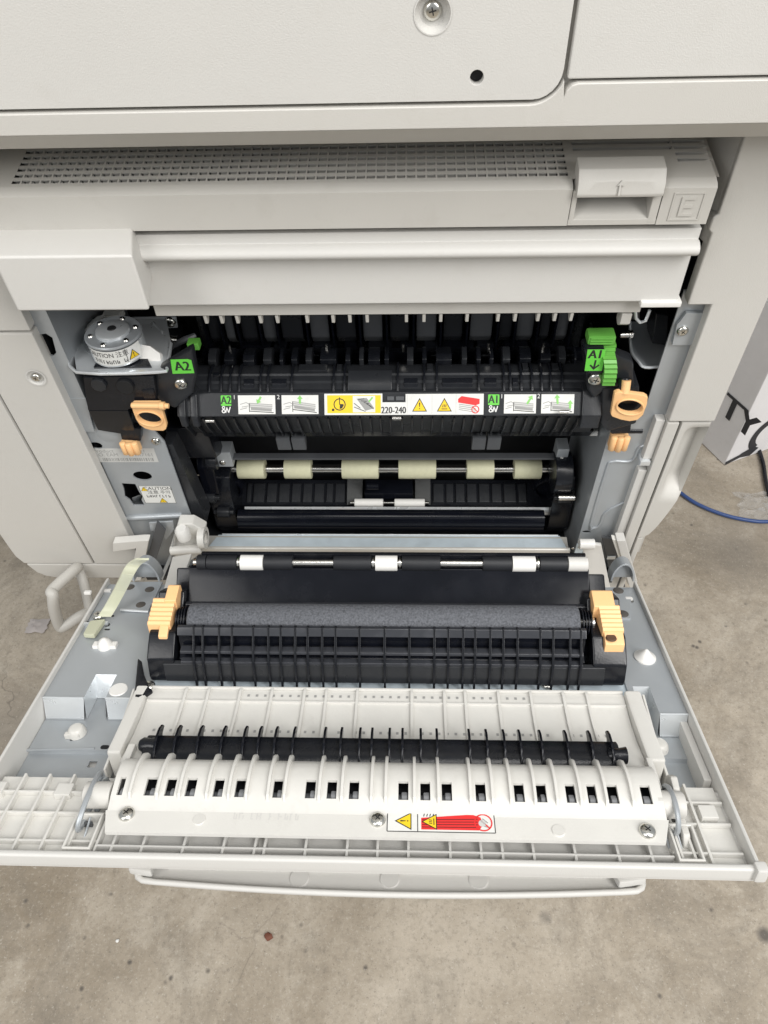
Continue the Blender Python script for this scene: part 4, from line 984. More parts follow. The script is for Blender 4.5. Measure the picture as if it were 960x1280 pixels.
# ------------------------------------------------------------------ the open door, written in its own axes (x, -distance from the hinge, height)
def dto(h): return lambda a, b, c: (a, -b, h+c)   # outline in (x, t), c upward
dxl, dxr, L = -.2375, .2318, .3275
DO = MB()
# shell: tray with side rims and a front wall
FLH = -.028; FLB = -.0105                     # floor of the tray, and of its shallow front part
DO.box(dxl, dxr, -.2700, -.060, FLH-.003, FLH); DO.box(dxl, dxr, -L, -.2702, FLB-.002, FLB)
DOOR = None
me_c = Vector((0, 0, 0))
me = bpy.data.meshes.new('side_door')
me.from_pydata([Vector(p) for p in DO.v], [], DO.f); me.materials.append(SHELL2)
DOOR = bpy.data.objects.new('side_door', me); col.objects.link(DOOR)
ORG[DOOR] = Vector((0, 0, 0)); DOOR.parent = COP; DOOR.location = -ORG[COP]; DOOR.rotation_euler = (-TILT, 0, 0)
DOOR['label'] = 'open side door lying almost level, its steel and plastic inside facing up'
B = MB(); B.ext([(-.062, FLH-.002), (-.062, 0), (-L+.004, 0), (-L+.004, FLB-.0015), (-.2705, FLB-.0015), (-.2650, FLH-.002)], lambda a, b, c: (c, a, b), dxl, dxl+.0026); B.build('side_rim', SHELL2, DOOR, .0012)
B = MB(); B.ext([(-.062, FLH-.002), (-.062, 0), (-L+.004, 0), (-L+.004, FLB-.0015), (-.2705, FLB-.0015), (-.2650, FLH-.002)], lambda a, b, c: (c, a, b), dxr-.0026, dxr); B.build('side_rim', SHELL2, DOOR, .0012)
B = MB(); B.box(dxr-.0080, dxr-.0028, -.262, -.212, FLH, -.0095); B.build('inner_ledge', SHELL2, DOOR, .0008)
B = MB(); B.box(dxl-.0005, dxr+.001, -L-.0005, -L+.0038, -.0118, -.0015); B.build('front_wall', SHELL2, DOOR, .0016, 3)
p = DR(948, 1090, 0.); B = MB(); B.box(dxr-.004, dxr+.003, -L-.003, -L+.004, -.010, .001); B.build('corner_nub', SHELL2, DOOR, .0015)
# steel side plates: upper level, stepped down to a lower level, with a pressed notch
HU, HL = -.0045, -.0205
def side(sgn):
    def Q(u, v, h): q = DR(u, v, h); return (q.x, -q.y)
    if sgn < 0:
        xo = dxl+.0028; xi = Q(188, 860, HU)[0]
        nx0, nx1 = Q(107, 868, HU)[0], Q(134, 868, HU)[0]
        ts, tn = Q(60, 872, HU)[1], Q(120, 843, HU)[1]
        holes = [circ(*Q(132, 806, HU), .0095, 18, .0048), circ(*Q(118, 779, HU), .0035, 12), circ(*Q(134, 781, HU), .0025, 10), circ(*Q(109, 779, HU), .002, 8)]
        xin = Q(178, 890, HU)[0]
    else:
        xi = Q(780, 850, HU)[0]; xo = dxr-.0028
        nx0, nx1 = Q(792, 862, HU)[0], Q(813, 862, HU)[0]
        ts, tn = Q(843, 893, HU)[1], Q(800, 858, HU)[1]
        holes = [rrect(*sorted((Q(781, 749, HU)[0], Q(791, 749, HU)[0])), *sorted((Q(785, 744, HU)[1], Q(785, 753, HU)[1])), .001)]
        xin = Q(786, 880, HU)[0]
    tb = .066
    x0, x1 = (xo, xi) if sgn < 0 else (xi, xo)
    out = [(x0, tb), (x1, tb), (x1, ts), (nx1, ts), (nx1, tn), (nx0, tn), (nx0, ts), (x0, ts)]
    B = MB(); B.holed(out, holes, dto(HU), -.0014, 0); pl = B.build('side_plate', ZINC, DOOR)
    # pressed steps facing the free edge, their reflected light put into a brighter colour
    for a, b in ((x0, nx0), (nx1, x1)):
        B = MB(); B.tube([(a, -ts, HU+.0001), (b, -ts, HU+.0001)], .0008, 8); B.build('fold_edge', ZINCB, DOOR)  # bright fold line: a highlight put into the colour
        B = MB(); B.tube([(a+.001, -ts-.006, HL+.0004), (b-.001, -ts-.006, HL+.0004)], .0006, 8); B.build('fold_edge', ZINC, DOOR)
        B = MB(); B.add([(a, -ts, HU), (b, -ts, HU), (b-.001, -ts-.0060, HL+.0004), (a+.001, -ts-.0060, HL+.0004), (a, -ts+.001, HU-.0016), (b, -ts+.001, HU-.0016)], [(0, 3, 2, 1), (0, 1, 5, 4)]); B.build('pressed_step', ZINCB, DOOR, recalc=False)
    tn2 = Q(120, 873, HL)[1] if sgn < 0 else Q(805, 886, HL)[1]
    B = MB(); B.add([(nx0, -tn, HU), (nx1, -tn, HU), (nx1-.0008, -tn2, HL+.0003), (nx0+.0008, -tn2, HL+.0003), (nx0, -ts, HU), (nx1, -ts, HU), (nx0+.0008, -ts-.006, HL+.0003), (nx1-.0008, -ts-.006, HL+.0003)], [(0, 3, 2, 1), (0, 4, 6, 3), (1, 2, 7, 5)]); B.build('pressed_notch', ZINCB, DOOR, recalc=False)  # notch faces carry the same reflected light in their colour
    B = MB(); B.box(x0+.0003, x1, -.236, -tn, HL-.0012, HL); B.build('recessed_plate', ZINC, DOOR)
    e0, e1 = (x0, Q(140, 960, HL)[0]) if sgn < 0 else (Q(825, 960, HL)[0], x1)
    tfe = .267
    hl = [rect(*sorted((Q(109, 951, HL)[0], Q(119, 951, HL)[0])), *sorted((Q(110, 947, HL)[1], Q(110, 955, HL)[1])))] if sgn < 0 else []
    B = MB(); B.holed(rect(e0, e1, .2362, tfe), hl, dto(HL-.0035), -.0012, 0); B.build('recessed_plate', ZINC, DOOR)
    B = MB(); B.add([(x0, -.236, HL), (x1, -.236, HL), (x1, -.2368, HL-.0035), (x0, -.2368, HL-.0035)], [(0, 3, 2, 1)]); B.build('plate_fold', ZINC, DOOR, recalc=False)
    return pl
PL = side(-1); PR = side(1)
for u, v, a, b, h in ((178, 730, .0030, .0010, HU), (167, 757, .0022, .0010, HU), (139, 770, .0026, .0010, HU), (109, 778, .0014, .0014, HU), (134, 787, .0022, .0008, HU), (131, 934, .0030, .0018, HL), (780, 760, .0016, .0016, HU), (775, 789, .0014, .0014, HU)):
    p = DR(u, v, h); B = MB(); B.ext(rrect(p.x-a, p.x+a, -p.y-b, -p.y+b, min(a, b)*.9), dto(h), -.0002, .00015); B.build('punched_slot', VOID, DOOR)
p0, p1 = DR(30, 938, HL), DR(118, 936, HL); B = MB(); B.tube([(p0.x, p0.y, HL), (p1.x, p1.y, HL)], .0009, 8); B.build('pressed_line', ZINC, DOOR)
# plate under the middle
B = MB(); B.box(DR(185, 850, HU).x, DR(782, 850, HU).x, -.2005, -.040, HU-.0040, HU-.0018); B.build('backing_plate', BLUEST, DOOR)
# studs, rivets, screws on the side plates
def dome(u, v, h, r, hh, m, parent=DOOR, name='locating_stud', cone=True):
    p = DR(u, v, h); B = MB()
    B.lathe((p.x, p.y, h), (p.x, p.y, h+hh), [(0, r), (.12, r), (.3, r*.72), (.85, r*.22), (1, r*.05)] if cone else [(0, r), (.5, r), (1, r*.75)], 20); return B.build(name, m, parent, sharp=50)
dome(806, 822, HU, .0082, .0085, WHITE2)
p = DR(132, 808, HU); B = MB(); B.lathe((p.x, p.y, HU-.002), (p.x, p.y, HU+.0085), [(0, .0062), (.5, .0058), (.8, .004), (1, .001)], 18); B.box(p.x-.0095, p.x+.0095, p.y-.003, p.y+.003, HU-.001, HU+.003); B.build('locating_stud', WHITE2, DOOR, .0006)
for u, v in ((97, 917), (823, 936)):
    p = DR(u, v, HL); B = MB(); B.lathe((p.x, p.y, HL), (p.x, p.y, HL+.007), [(0, .0068), (.6, .0060), (.9, .0045), (1, .002)], 16); B.box(p.x-.007, p.x+.004, p.y-.0055, p.y-.002, HL, HL+.0045); B.build('snap_boss', WHITE, DOOR, .0006)
    p2 = DR(u-6, v+6, HL); B = MB(); B.box(p2.x-.0012, p2.x+.0012, p2.y-.002, p2.y+.002, HL, HL+.0008); B.build('snap_slot', VOID, DOOR)
p = DR(148, 862, HU); B = MB(); B.lathe((p.x, p.y, HU), (p.x, p.y, HU+.0006), [(0, .0068), (1, .0062)], 20); B.build('blank_sticker', WHITE2, DOOR)
BRONZE = mat('dull brown rivet', (.11, .10, .09), .5, metal=.3)
for u, v in ((162.5, 734), (187, 737), (176, 756), (773, 738), (779, 767)):
    p = DR(u, v, HU+.0016); B = MB(); B.lathe((p.x, p.y, HU), (p.x, p.y, HU+.0024), [(0, .0048), (.7, .0044), (1, .003)], 16); B.build('rivet', BRONZE, DOOR)
o = [DR(u, v, HU).xy for u, v in ((158, 729), (204, 729), (186, 765), (151, 763))]
B = MB(); B.ext([(q.x, -q.y) for q in o], dto(HU), .0, .0018); B.build('hinge_plate', ZINC, DOOR, .0004)
p0, p1 = DR(151, 764, HU), DR(186, 766, HU); B = MB(); B.tube([(p0.x, p0.y, HU+.0014), (p1.x, p1.y, HU+.0014)], .0012, 8); B.build('plate_lip', ZINCB, DOOR)
o = [DR(u, v, HU).xy for u, v in ((764, 738), (789, 738), (788, 775), (768, 775))]
B = MB(); B.ext([(q.x, -q.y) for q in o], dto(HU), .0, .0014); B.build('hinge_plate', ZINC, DOOR, .0004)
for u, v in ((786, 749), (135, 739), (110, 741)):
    p = DR(u, v, HU); B = MB(); B.box(p.x-.003, p.x+.003, p.y-.0018, p.y+.0018, HU-.001, HU+.0016); B.build('clip_tab', WHITE2, DOOR, .0005)
for u, v in ((490, 951), (123.5, 771)):
    if u > 300: continue
    p = DR(u, v, HU+.002); screw(DOOR, (p.x, p.y, HU+.0025), (0, 0, 1), .0048)
# translucent check strap from the body down to the plate, and its foot
pts = [DR(178, 700, .055), DR(168, 706, .048), DR(160, 718, .040), DR(150, 738, .022), DR(138, 760, .006), DR(131, 771, .0005)]
P = smooth(pts, 4); vs = []; fs = []
for i, q in enumerate(P):
    hw = .0052; vs += [(q.x-hw, q.y, q.z), (q.x+hw, q.y, q.z), (q.x+hw, q.y+.0010, q.z+.0012), (q.x-hw, q.y+.0010, q.z+.0012)]
for i in range(len(P)-1):
    for k in range(4): fs.append([i*4+k, i*4+(k+1) % 4, (i+1)*4+(k+1) % 4, (i+1)*4+k])
fs += [[0, 1, 2, 3], [4*(len(P)-1)+k for k in (3, 2, 1, 0)]]
B = MB(); B.add(vs, fs); B.build('check_strap', STRAPM, DOOR, sharp=40)
o = [DR(u, v, HU+.004) for u, v in ((113, 777), (132, 775), (118, 795), (104, 794))]
B = MB(); B.ext([(q.x, -q.y) for q in o], dto(HU), .001, .0055); B.build('strap_foot', STRAPM, DOOR, .001)
for u, v in ((109, 782), (131, 781)):
    p = DR(u, v, HU); B = MB(); B.box(p.x-.003, p.x+.003, p.y-.001, p.y+.001, HU, HU+.003); B.build('strap_tab', ZINCB, DOOR)
# black hook lever at the corner of the guide
o = [DR(u, v, .006) for u, v in ((171, 818), (176, 822), (179, 838), (185, 854), (190, 858), (178, 866), (172, 869), (166, 868))]
B = MB(); B.ext([(q.x, -q.y) for q in o], dto(0), -.001, .003); B.build('hook_lever', BLACK, DOOR, .0012)
p = DR(186, 857, 0); screw(DOOR, (p.x, p.y, -.001), (0, 0, 1), .0046)

# hinge arms and brackets where the door meets the body
def wbox(name, px, y, d, m, parent=COP, bev=.0008):
    B = MB(); B.ext([R2(u, v, y) for u, v in px], xz(y), 0, d); return B.build(name, m, parent, bev)
wbox('hinge_arm', ((141, 679), (178, 676), (186, 676), (176, 726), (162, 726), (170, 686), (141, 690)), -.012, .008, WHITE)
wbox('hinge_cheek', ((196, 652), (207, 664), (188, 720), (176, 724), (186, 690)), -.006, .003, MGREY)
wbox('hinge_cheek', ((186, 654), (216, 652), (218, 662), (207, 676), (200, 664), (188, 664)), -.001, .002, ZINC)
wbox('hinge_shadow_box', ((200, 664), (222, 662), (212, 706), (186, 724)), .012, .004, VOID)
wbox('hinge_wall', ((219, 660), (214, 700), (203, 726), (200, 722), (214, 690)), -.010, .003, ZINC)
wbox('damper_bracket', ((222, 655), (240, 655), (256, 664), (254, 690), (240, 700), (214, 712), (218, 690), (212, 686)), -.006, .012, WHITE, bev=.0012)
p0, p1 = AY(214, 688, -.010), AY(253, 686, -.010); B = MB(); B.cyl(p0, p1, .0048, n=18); B.build('hinge_bar', WHITE, COP, .0006)
p = AY(228, 665, -.010); B = MB(); B.lathe((p.x, -.010, p.z-.008), (p.x, -.010, p.z+.006), [(0, .0066), (.8, .0066), (1, .0045)], 18); B.build('hinge_post', WHITE2, COP, sharp=50)
p = AY(255, 672, -.008); B = MB(); B.lathe((p.x-.004, -.008, p.z), (p.x+.002, -.008, p.z), [(0, .0066), (0, .0105), (1, .0105), (1, .0066)], 24, caps=False); B.build('hinge_eye', WHITE, COP, sharp=40)
B = MB(); B.ext([(DR(u, v, .004).x, -DR(u, v, .004).y) for u, v in ((216, 698), (240, 694), (228, 728), (204, 742))], dto(.002), 0, .004); B.build('hinge_leaf', WHITE, DOOR, .0008)
p = AY(176, 715, .0); 
def arch(u, v, h, w_, hh, d, m):
    p = DR(u, v, h); n = 14
    outer = [(p.x+w_*cos(pi*i/n), h+hh*sin(pi*i/n)) for i in range(n+1)]; inner = [(p.x+(w_-.0018)*cos(pi*i/n), h+(hh-.0018)*sin(pi*i/n)) for i in range(n, -1, -1)]
    B = MB(); B.ext(outer+inner, lambda a, b, c: (a, p.y+c, b), 0, d); o = B.build('hinge_guard', m, DOOR, .0003, sharp=50)
    B = MB(); B.ext([(a, b) for a, b in inner], lambda a, b, c: (a, p.y+c, b), d*.55, d*.6); B.build('guard_web', ZINC, o)
arch(183, 727, HU+.0018, .0125, .021, .012, ZINC)
# right-hand side
wbox('hinge_arm', ((727, 680), (752, 682), (764, 740), (740, 740), (732, 706)), -.004, .004, WHITE2)
p = AY(732, 680, -.006); B = MB(); B.cyl((p.x-.006, -.006, p.z), (p.x+.008, -.006, p.z), .0050, n=18); B.build('hinge_bar', WHITE2, COP, .0006)
wbox('hinge_wall', ((752, 672), (768, 674), (782, 734), (766, 736)), .002, .003, MGREY)
wbox('hinge_arm', ((765, 674), (772, 676), (790, 732), (784, 730)), -.012, .006, WHITE)
wbox('corner_post', ((771, 676), (782, 676), (797, 728), (790, 738), (786, 732)), -.014, .010, SHELL2)
arch(778, 727, HU, .0105, .019, .012, ZINC)

# ------------------------------------------------------------------ white ribbed guide
gx0_, gx1_ = DR(182, 875, 0).x, DR(783, 880, 0).x
def DX(u, v, h): return DR(u, v, h).x
GPROF = [(.1965, -.0008), (.2005, -.0006), (.2080, -.0020), (.222, -.0036), (.236, -.0034), (.250, -.0016), (.262, .0)]
HOL = []
nseg = len(GPROF)
def gh(t):
    for (a, ha), (b, hb) in zip(GPROF, GPROF[1:]):
        if a <= t <= b: return ha+(hb-ha)*(t-a)/(b-a)
    return GPROF[-1][1]
B = MB(); B.ext([(t, h) for t, h in GPROF]+[(.262, -.006), (.1965, -.006)], lambda a, b, c: (c, -a, b), gx0_, gx1_); gd = B.build('guide_sheet', WHITE, DOOR, sharp=30)
GR = [223.7, 253, 294, 334.8, 376.8, 405, 444.7, 514.6, 556.4, 583, 625.5, 667, 708.7, 738.8]
first = None
for u in GR:
    x = DX(u, 890, 0)
    if first is None:
        pr = [(.1955, .0012)]+[(t, h+.0020) for t, h in GPROF[1:-1]]+[(.258, -.003), (.1955, -.003)]
        B = MB(); B.ext(pr, lambda a, b, c: (x+c, -a, b), -.0010, .0010); first = B.build('guide_rib', WHITE, DOOR, .0003); base = ORG[first].copy(); hx = x
    else: copy_at(first, (base.x+x-hx, base.y, base.z))
B = MB(); B.box(gx0_, gx1_, -.2075, -.2058, -.004, gh(.2066)+.0012); B.build('guide_cross_rib', WHITE, DOOR, .0004)
B = MB(); B.box(gx0_, gx1_, -.1962, -.1945, -.005, .0012); B.build('guide_back_edge', WHITE, DOOR, .0004)
# rows of small square pits
first = None
def pit(x, t):
    global first
    h = gh(t)+.00025
    if first is None:
        Bq = MB(); Bq.add([(x-.00085, -t-.0010, h), (x+.00085, -t-.0010, h), (x+.00085, -t+.0010, h+.0002), (x-.00085, -t+.0010, h+.0002)], [(0, 1, 2, 3)])
        first = Bq.build('guide_pit', GINK, DOOR, recalc=False)
    else: copy_at(first, (x, -t, h+.0001))
u = 301.
while u < 662:
    pit(DX(u, 866+ (u-300)*.012, 0), .2018); u += 10.4
u = 189.
while u < 772:
    if random.random() < .80: pit(DX(u, 914+(u-190)*.02, 0), .2325)
    u += 10.6
# flanks of the guide
for a, b in ((gx0_-.010, gx0_-.0003), (gx1_+.0003, gx1_+.012)):
    B = MB(); s = 1 if a > 0 else -1
    B.prism([(-.196, .0035), (-.215, .0025), (-.258, .0040), (-.258, -.0265), (-.196, -.0265)], a, b); B.build('guide_flank', WHITE, DOOR, .002)
    B = MB(); e = (b+.0012, b+.0030) if s > 0 else (a-.0030, a-.0012)
    B.prism([(-.197, .0005), (-.232, -.006), (-.262, -.008), (-.262, -.020), (-.197, -.020)], *e); B.build('guide_flank_lip', WHITE, DOOR, .0006)

# black flap with curved teeth
fa0, fa1 = DX(181, 930, .006), DX(776, 945, .006)
B = MB(); B.prism([(-.2435, .0010), (-.2450, .0062), (-.2490, .0078), (-.2590, .0066), (-.2640, .0030), (-.2630, -.0012), (-.2460, -.0012)], fa0, fa1); fp = B.build('toothed_flap', BLACK, DOOR, .0008)
FT = [194, 218, 246.7, 276.5, 303.6, 322.6, 343, 366, 405, 425.7, 449.3, 464.5, 486.7, 503, 526, 546.3, 587, 608.7, 630.5, 650.5, 676.7, 708.7, 738.8, 763.6]
first = None
for u in FT:
    x = DX(u, 935, .008)
    lean = (u-480)/300*.0    # teeth stand upright
    if first is None:
        B = MB(); B.ext([(-.2385, .0080), (-.2400, .0108), (-.2450, .0130), (-.2520, .0128), (-.2590, .0100), (-.2642, .0052), (-.2655, .0030), (-.2600, .0020), (-.2470, .0020), (-.2440, .0068)], lambda a, b, c: (x+c, a, b), -.0008, .0008)
        first = B.build('flap_tooth', BLACKG, DOOR, .0003); base = ORG[first].copy(); hx = x
    else: copy_at(first, (base.x+x-hx, base.y, base.z))
for u in (186, 771):
    p = DR(u, 930+(u-186)*.022, .006); B = MB(); B.lathe((p.x-.006, p.y, .005), (p.x+.006, p.y, .005), [(0, .0035), (.2, .0050), (.6, .0045), (1, .0055)], 16); B.build('flap_pivot', BLACK, DOOR, sharp=50)
p = DR(648, 944, .01)

# ------------------------------------------------------------------ half-round cover with square windows
CPR = [(.2625, -.0040), (.2632, .0020), (.2652, .0070), (.2685, .0108), (.2725, .0130), (.2775, .0140), (.2845, .0138), (.2955, .0108), (.3005, .0082), (.3035, .0072)]
cx0, cx1 = DX(145, 975, .012), DX(826, 995, .010)
WIN = [(147, 154), (181, 194), (206.6, 218.8), (232, 244.5), (267, 279), (294, 306), (341.5, 353), (382, 394.4), (409, 421), (436.6, 448.8), (498, 510.5), (525.4, 537.7), (552, 564.7), (594, 606.7), (642, 654.5), (669.6, 682), (706, 718), (732.7, 744), (757.6, 770.7), (799, 811.5)]
wx = [(DX(a, 985, .0125), DX(b, 985, .0125)) for a, b in WIN]
xs = [cx0]
for a, b in wx: xs += [a, b]
xs.append(cx1)
k0, k1 = 6, 7                                  # the windows lie between these profile points
C = MB(); th_ = .0022
for i in range(len(xs)-1):
    hole = i % 2 == 1
    for k in range(len(CPR)-1):
        (ta, ha), (tb_, hb) = CPR[k], CPR[k+1]
        x0, x1 = xs[i], xs[i+1]
        if hole and k0 <= k < k1:
            v8 = [(x0, -ta, ha), (x1, -ta, ha), (x1, -tb_, hb), (x0, -tb_, hb), (x0, -ta, ha-th_), (x1, -ta, ha-th_), (x1, -tb_, hb-th_), (x0, -tb_, hb-th_)]
            C.add(v8, [(0, 1, 5, 4), (1, 2, 6, 5), (2, 3, 7, 6), (3, 0, 4, 7)])
        else:
            C.add([(x0, -ta, ha), (x0, -tb_, hb), (x1, -tb_, hb), (x1, -ta, ha)], [(0, 1, 2, 3)])
for x, f in ((cx0, 1), (cx1, 0)):
    pts = [(x, -t, h) for t, h in CPR]+[(x, -.3035, -.012), (x, -.2625, -.012)]
    C.add(pts, [list(range(len(pts)))[::(-1 if f else 1)]])
bmv = C.build('window_cover', WHITE, DOOR, sharp=42, recalc=False)
# weld the patches so the curve shades smoothly
bm = bmesh.new(); bm.from_mesh(bmv.data); bmesh.ops.remove_doubles(bm, verts=bm.verts[:], dist=1e-6); bmesh.ops.recalc_face_normals(bm, faces=bm.faces[:]); bm.to_mesh(bmv.data); bm.free(); bmv.data.set_sharp_from_angle(angle=radians(42))
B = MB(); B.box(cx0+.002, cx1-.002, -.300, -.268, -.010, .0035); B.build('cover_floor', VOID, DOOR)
B = MB(); B.cyl((cx0+.003, -.291, .0048), (cx1-.003, -.291, .0048), .0030, n=12); B.build('cover_shaft', MGREY, DOOR)
SLATE = mat('grey roller plastic', (.20, .205, .215), .5, var=.1)
for i, (a, b) in enumerate(wx):
    B = MB(); q = random.uniform(.2, .45); B.prism([(-.2965, .0035), (-.2960, .0080), (-.2920, .0100), (-.2885, .0092), (-.2870, .0035)], a+(b-a)*q, b-(b-a)*.06); B.build('cover_roller', SLATE, DOOR, .0008)
CRB = [167, 200.6, 228, 262, 289, 311, 337.5, 358, 400.5, 428.5, 465, 482.6, 517.9, 547.7, 587, 614, 636.5, 666, 692.7, 722, 753, 785]
first = None
for u in CRB:
    x = DX(u, 975, .014)
    if first is None:
        pr = [(t+ (0 if k else -.0012), h+.0026) for k, (t, h) in enumerate(CPR[:8])]; pr[0] = (.2600, .001); pr[1] = (.2603, .0052); pr[2] = (.2628, .0102); pr[3] = (.2668, .0140)
        pr += [(.2975, .0098), (.2955, .0088), (.2845, .0110), (.2725, .0100), (.2652, .0040), (.2640, .001)]
        B = MB(); B.ext(pr, lambda a, b, c: (x+c, -a, b), -.0009, .0009); first = B.build('cover_rib', WHITE, DOOR, .0003); base = ORG[first].copy(); hx = x
    else: copy_at(first, (base.x+x-hx, base.y, base.z))
# flat lip of the cover with screws, sticker and moulded text
lx0_, lx1_ = DX(133, 1035, .006), DX(830, 1045, .006)
LT0, LT1 = .3034, .3172
LH = lambda t: .0072-.0012*(t-LT0)/(LT1-LT0)
B = MB(); B.add([(cx0-.001, -LT0, .0072), (cx1+.001, -LT0, .0072), (lx1_, -LT1, .0060), (lx0_, -LT1, .0060), (cx0-.001, -LT0, .0), (cx1+.001, -LT0, .0), (lx1_, -LT1, .0035), (lx0_, -LT1, .0035)], [(0, 3, 2, 1), (4, 5, 6, 7), (0, 4, 7, 3), (1, 2, 6, 5), (2, 3, 7, 6), (0, 1, 5, 4)])
lip = B.build('cover_lip', WHITE, DOOR)
for u, v in ((158.5, 1018), (472, 1025), (809, 1039)):
    p = DR(u, v, .0068); screw(DOOR, (p.x, p.y, .0064), (0, 0, 1), .0048)
for u, v in ((249, 1024), (698, 1038)):
    p = DR(u, v, .0068); B = MB(); B.lathe((p.x, p.y, .006), (p.x, p.y, .0072), [(0, .0042), (1, .0036)], 18); B.build('moulded_disc', WHITE, DOOR)
sc_ = DR(551, 1027.5, .0068)
def tl(a, b, c): return (sc_.x+a, sc_.y+b, LH(-sc_.y-b)+.00012+c)
S = Sticker(tl); hw_, hh_ = (DR(618, 1030, .0068).x-DR(484, 1025, .0068).x)/2, .0064
S.face(rect(-hw_, hw_, -hh_, hh_), P_); S.at(2)
for e in (((-hw_, hh_), (hw_, hh_)), ((-hw_, -hh_), (hw_, -hh_)), ((-hw_, -hh_), (-hw_, hh_)), ((hw_, -hh_), (hw_, hh_)), ((-hw_+.0178, -hh_), (-hw_+.0178, hh_))): S.face(stroke(*e, .0005), K_)
S.at(3); S.tri(-hw_+.0092, 0, .0110, '!', pi/2); S.tri(-hw_+.0245, -.0002, .0100, 'heat', pi/2)
S.at(2); S.face([(-.0115, .0022), (.0185, .0048), (.0235, .0030), (.0245, -.0018), (.0220, -.0050), (-.0115, -.0050)], R_); S.at(3)
for k in range(4): S.face(stroke((-.0110, .0010-k*.0015), (.0215, .0018-k*.0017), .0004), K_)
for k in range(4): S.face(stroke((-.010+k*.0018, .0030), (-.0094+k*.0018, .0054), .0005), K_)
S.face(stroke((.0245, .0022), (.0275, -.0004), .0006), GR_); S.face(stroke((.0240, -.0020), (.0285, -.0034), .0006), GR_)
S.at(4)
for k in ring(hw_-.0066, -.0002, .0046, .0054, 22): S.face(k, R_)
S.face(stroke((hw_-.0102, .0032), (hw_-.0030, -.0036), .0008), R_); S.face(circ(hw_-.0072, -.0006, .0022, 12), LG_)
S.build('burn_warning_sticker', DOOR)
tx = DR(336, 1021, .0068)
Bt = MB(); k = 0
for p in letter_marks(-.021, .003, 0, .0042, 21)+letter_marks(.0055, .022, 0, .0042, 22):
    Bt.flat(p, lambda a, b, c: (tx.x+a, tx.y+b, LH(-tx.y-b)+.0001), 0)
if Bt.v: Bt.build('moulded_text', SHELL2, DOOR, recalc=False)

# round studs carrying the ends of the cover, with wire springs
for s, (u, v) in ((-1, (124, 991)), (1, (836, 1003))):
    p = DR(u, v, .006); B = MB(); B.lathe((p.x-.0085, p.y, .004), (p.x+.0085, p.y, .004), [(0, .0070), (.04, .0080), (.9, .0080), (1, .0075)], 22); B.build('pivot_stud', SHELL, DOOR, sharp=40)
    x = p.x+(-.008 if s < 0 else .006)
    if s < 0:
        xx = DR(114, 985, .006).x
        loop = [(xx+.0030*sin(2*pi*i/24), p.y-.002+.0190*cos(2*pi*i/24), .001+.0105*sin(2*pi*i/24)) for i in range(25)]
        B = MB(); B.tube(loop, .0016, 8); B.build('wire_loop', ZINC, DOOR)
        xx = DR(140, 950, .004).x
        B = MB(); B.prism([(p.y+.020, -.016), (p.y+.0185, -.002), (p.y+.010, .004), (p.y+.0, .002), (p.y-.004, -.016)], xx-.004, xx-.0005); B.build('pivot_bracket', ZINC, DOOR, .001)
    else:
        xx = DR(851, 1000, .004).x
        B = MB(); B.prism([(p.y+.0215, -.016), (p.y+.0220, .004), (p.y+.0170, .0085), (p.y+.0100, .0060), (p.y+.0060, -.001), (p.y-.0150, -.003), (p.y-.0200, -.009), (p.y-.019, -.016)], xx-.0030, xx+.0015); B.build('cam_arm', SHELL, DOOR, .0012)
        xx = DR(838, 1005, .004).x
        loop = [(xx, p.y-.001+.0145*cos(2*pi*i/24), .001+.0105*sin(2*pi*i/24)) for i in range(25)]
        B = MB(); B.tube(loop, .0016, 8); B.build('wire_loop', ZINC, DOOR)
    for dx, dt in ((-.004, .0), (.003, .004)):
        B = MB(); B.tube([(p.x+dx, p.y-.010, -.004), (p.x+dx+.002*s, p.y-.022, -.012)], .0007, 6); B.build('spring_leg', ZINC, DOOR)
B = MB(); B.box(cx0-.006, cx0-.0008, -.276, -.250, -.012, .004); B.build('cover_cheek', WHITE, DOOR, .0012)
B = MB(); B.box(cx1+.0008, cx1+.005, -.280, -.256, -.012, .005); B.build('cover_cheek', WHITE, DOOR, .0012)

# egg-crate stiffeners along the free edge
CELLS = [119, 139.5, 177.5, 229, 279, 318.5, 330.7, 382, 434, 472, 510.5, 562.5, 601, 627.5, 666, 717.5, 770.7, 811.5, 843]
first = None
for u in CELLS:
    x = DX(u, 1058, -.005)
    if first is None:
        B = MB(); B.box(x-.0008, x+.0008, -L+.0042, -.298, FLB, -.0050); first = B.build('cell_wall', SHELL2, DOOR, .0003); base = ORG[first].copy(); hx = x
    else: copy_at(first, (base.x+x-hx, base.y, base.z))
ea, eb = DX(119, 1055, -.005), DX(843, 1070, -.005)
B = MB(); B.box(ea, eb, -.3190, -.3178, FLB, -.0046); B.build('cell_rail', SHELL2, DOOR, .0003)
B = MB(); B.box(ea, eb, -.2975, -.2963, FLB, -.004); B.build('cell_rail', SHELL2, DOOR, .0003)
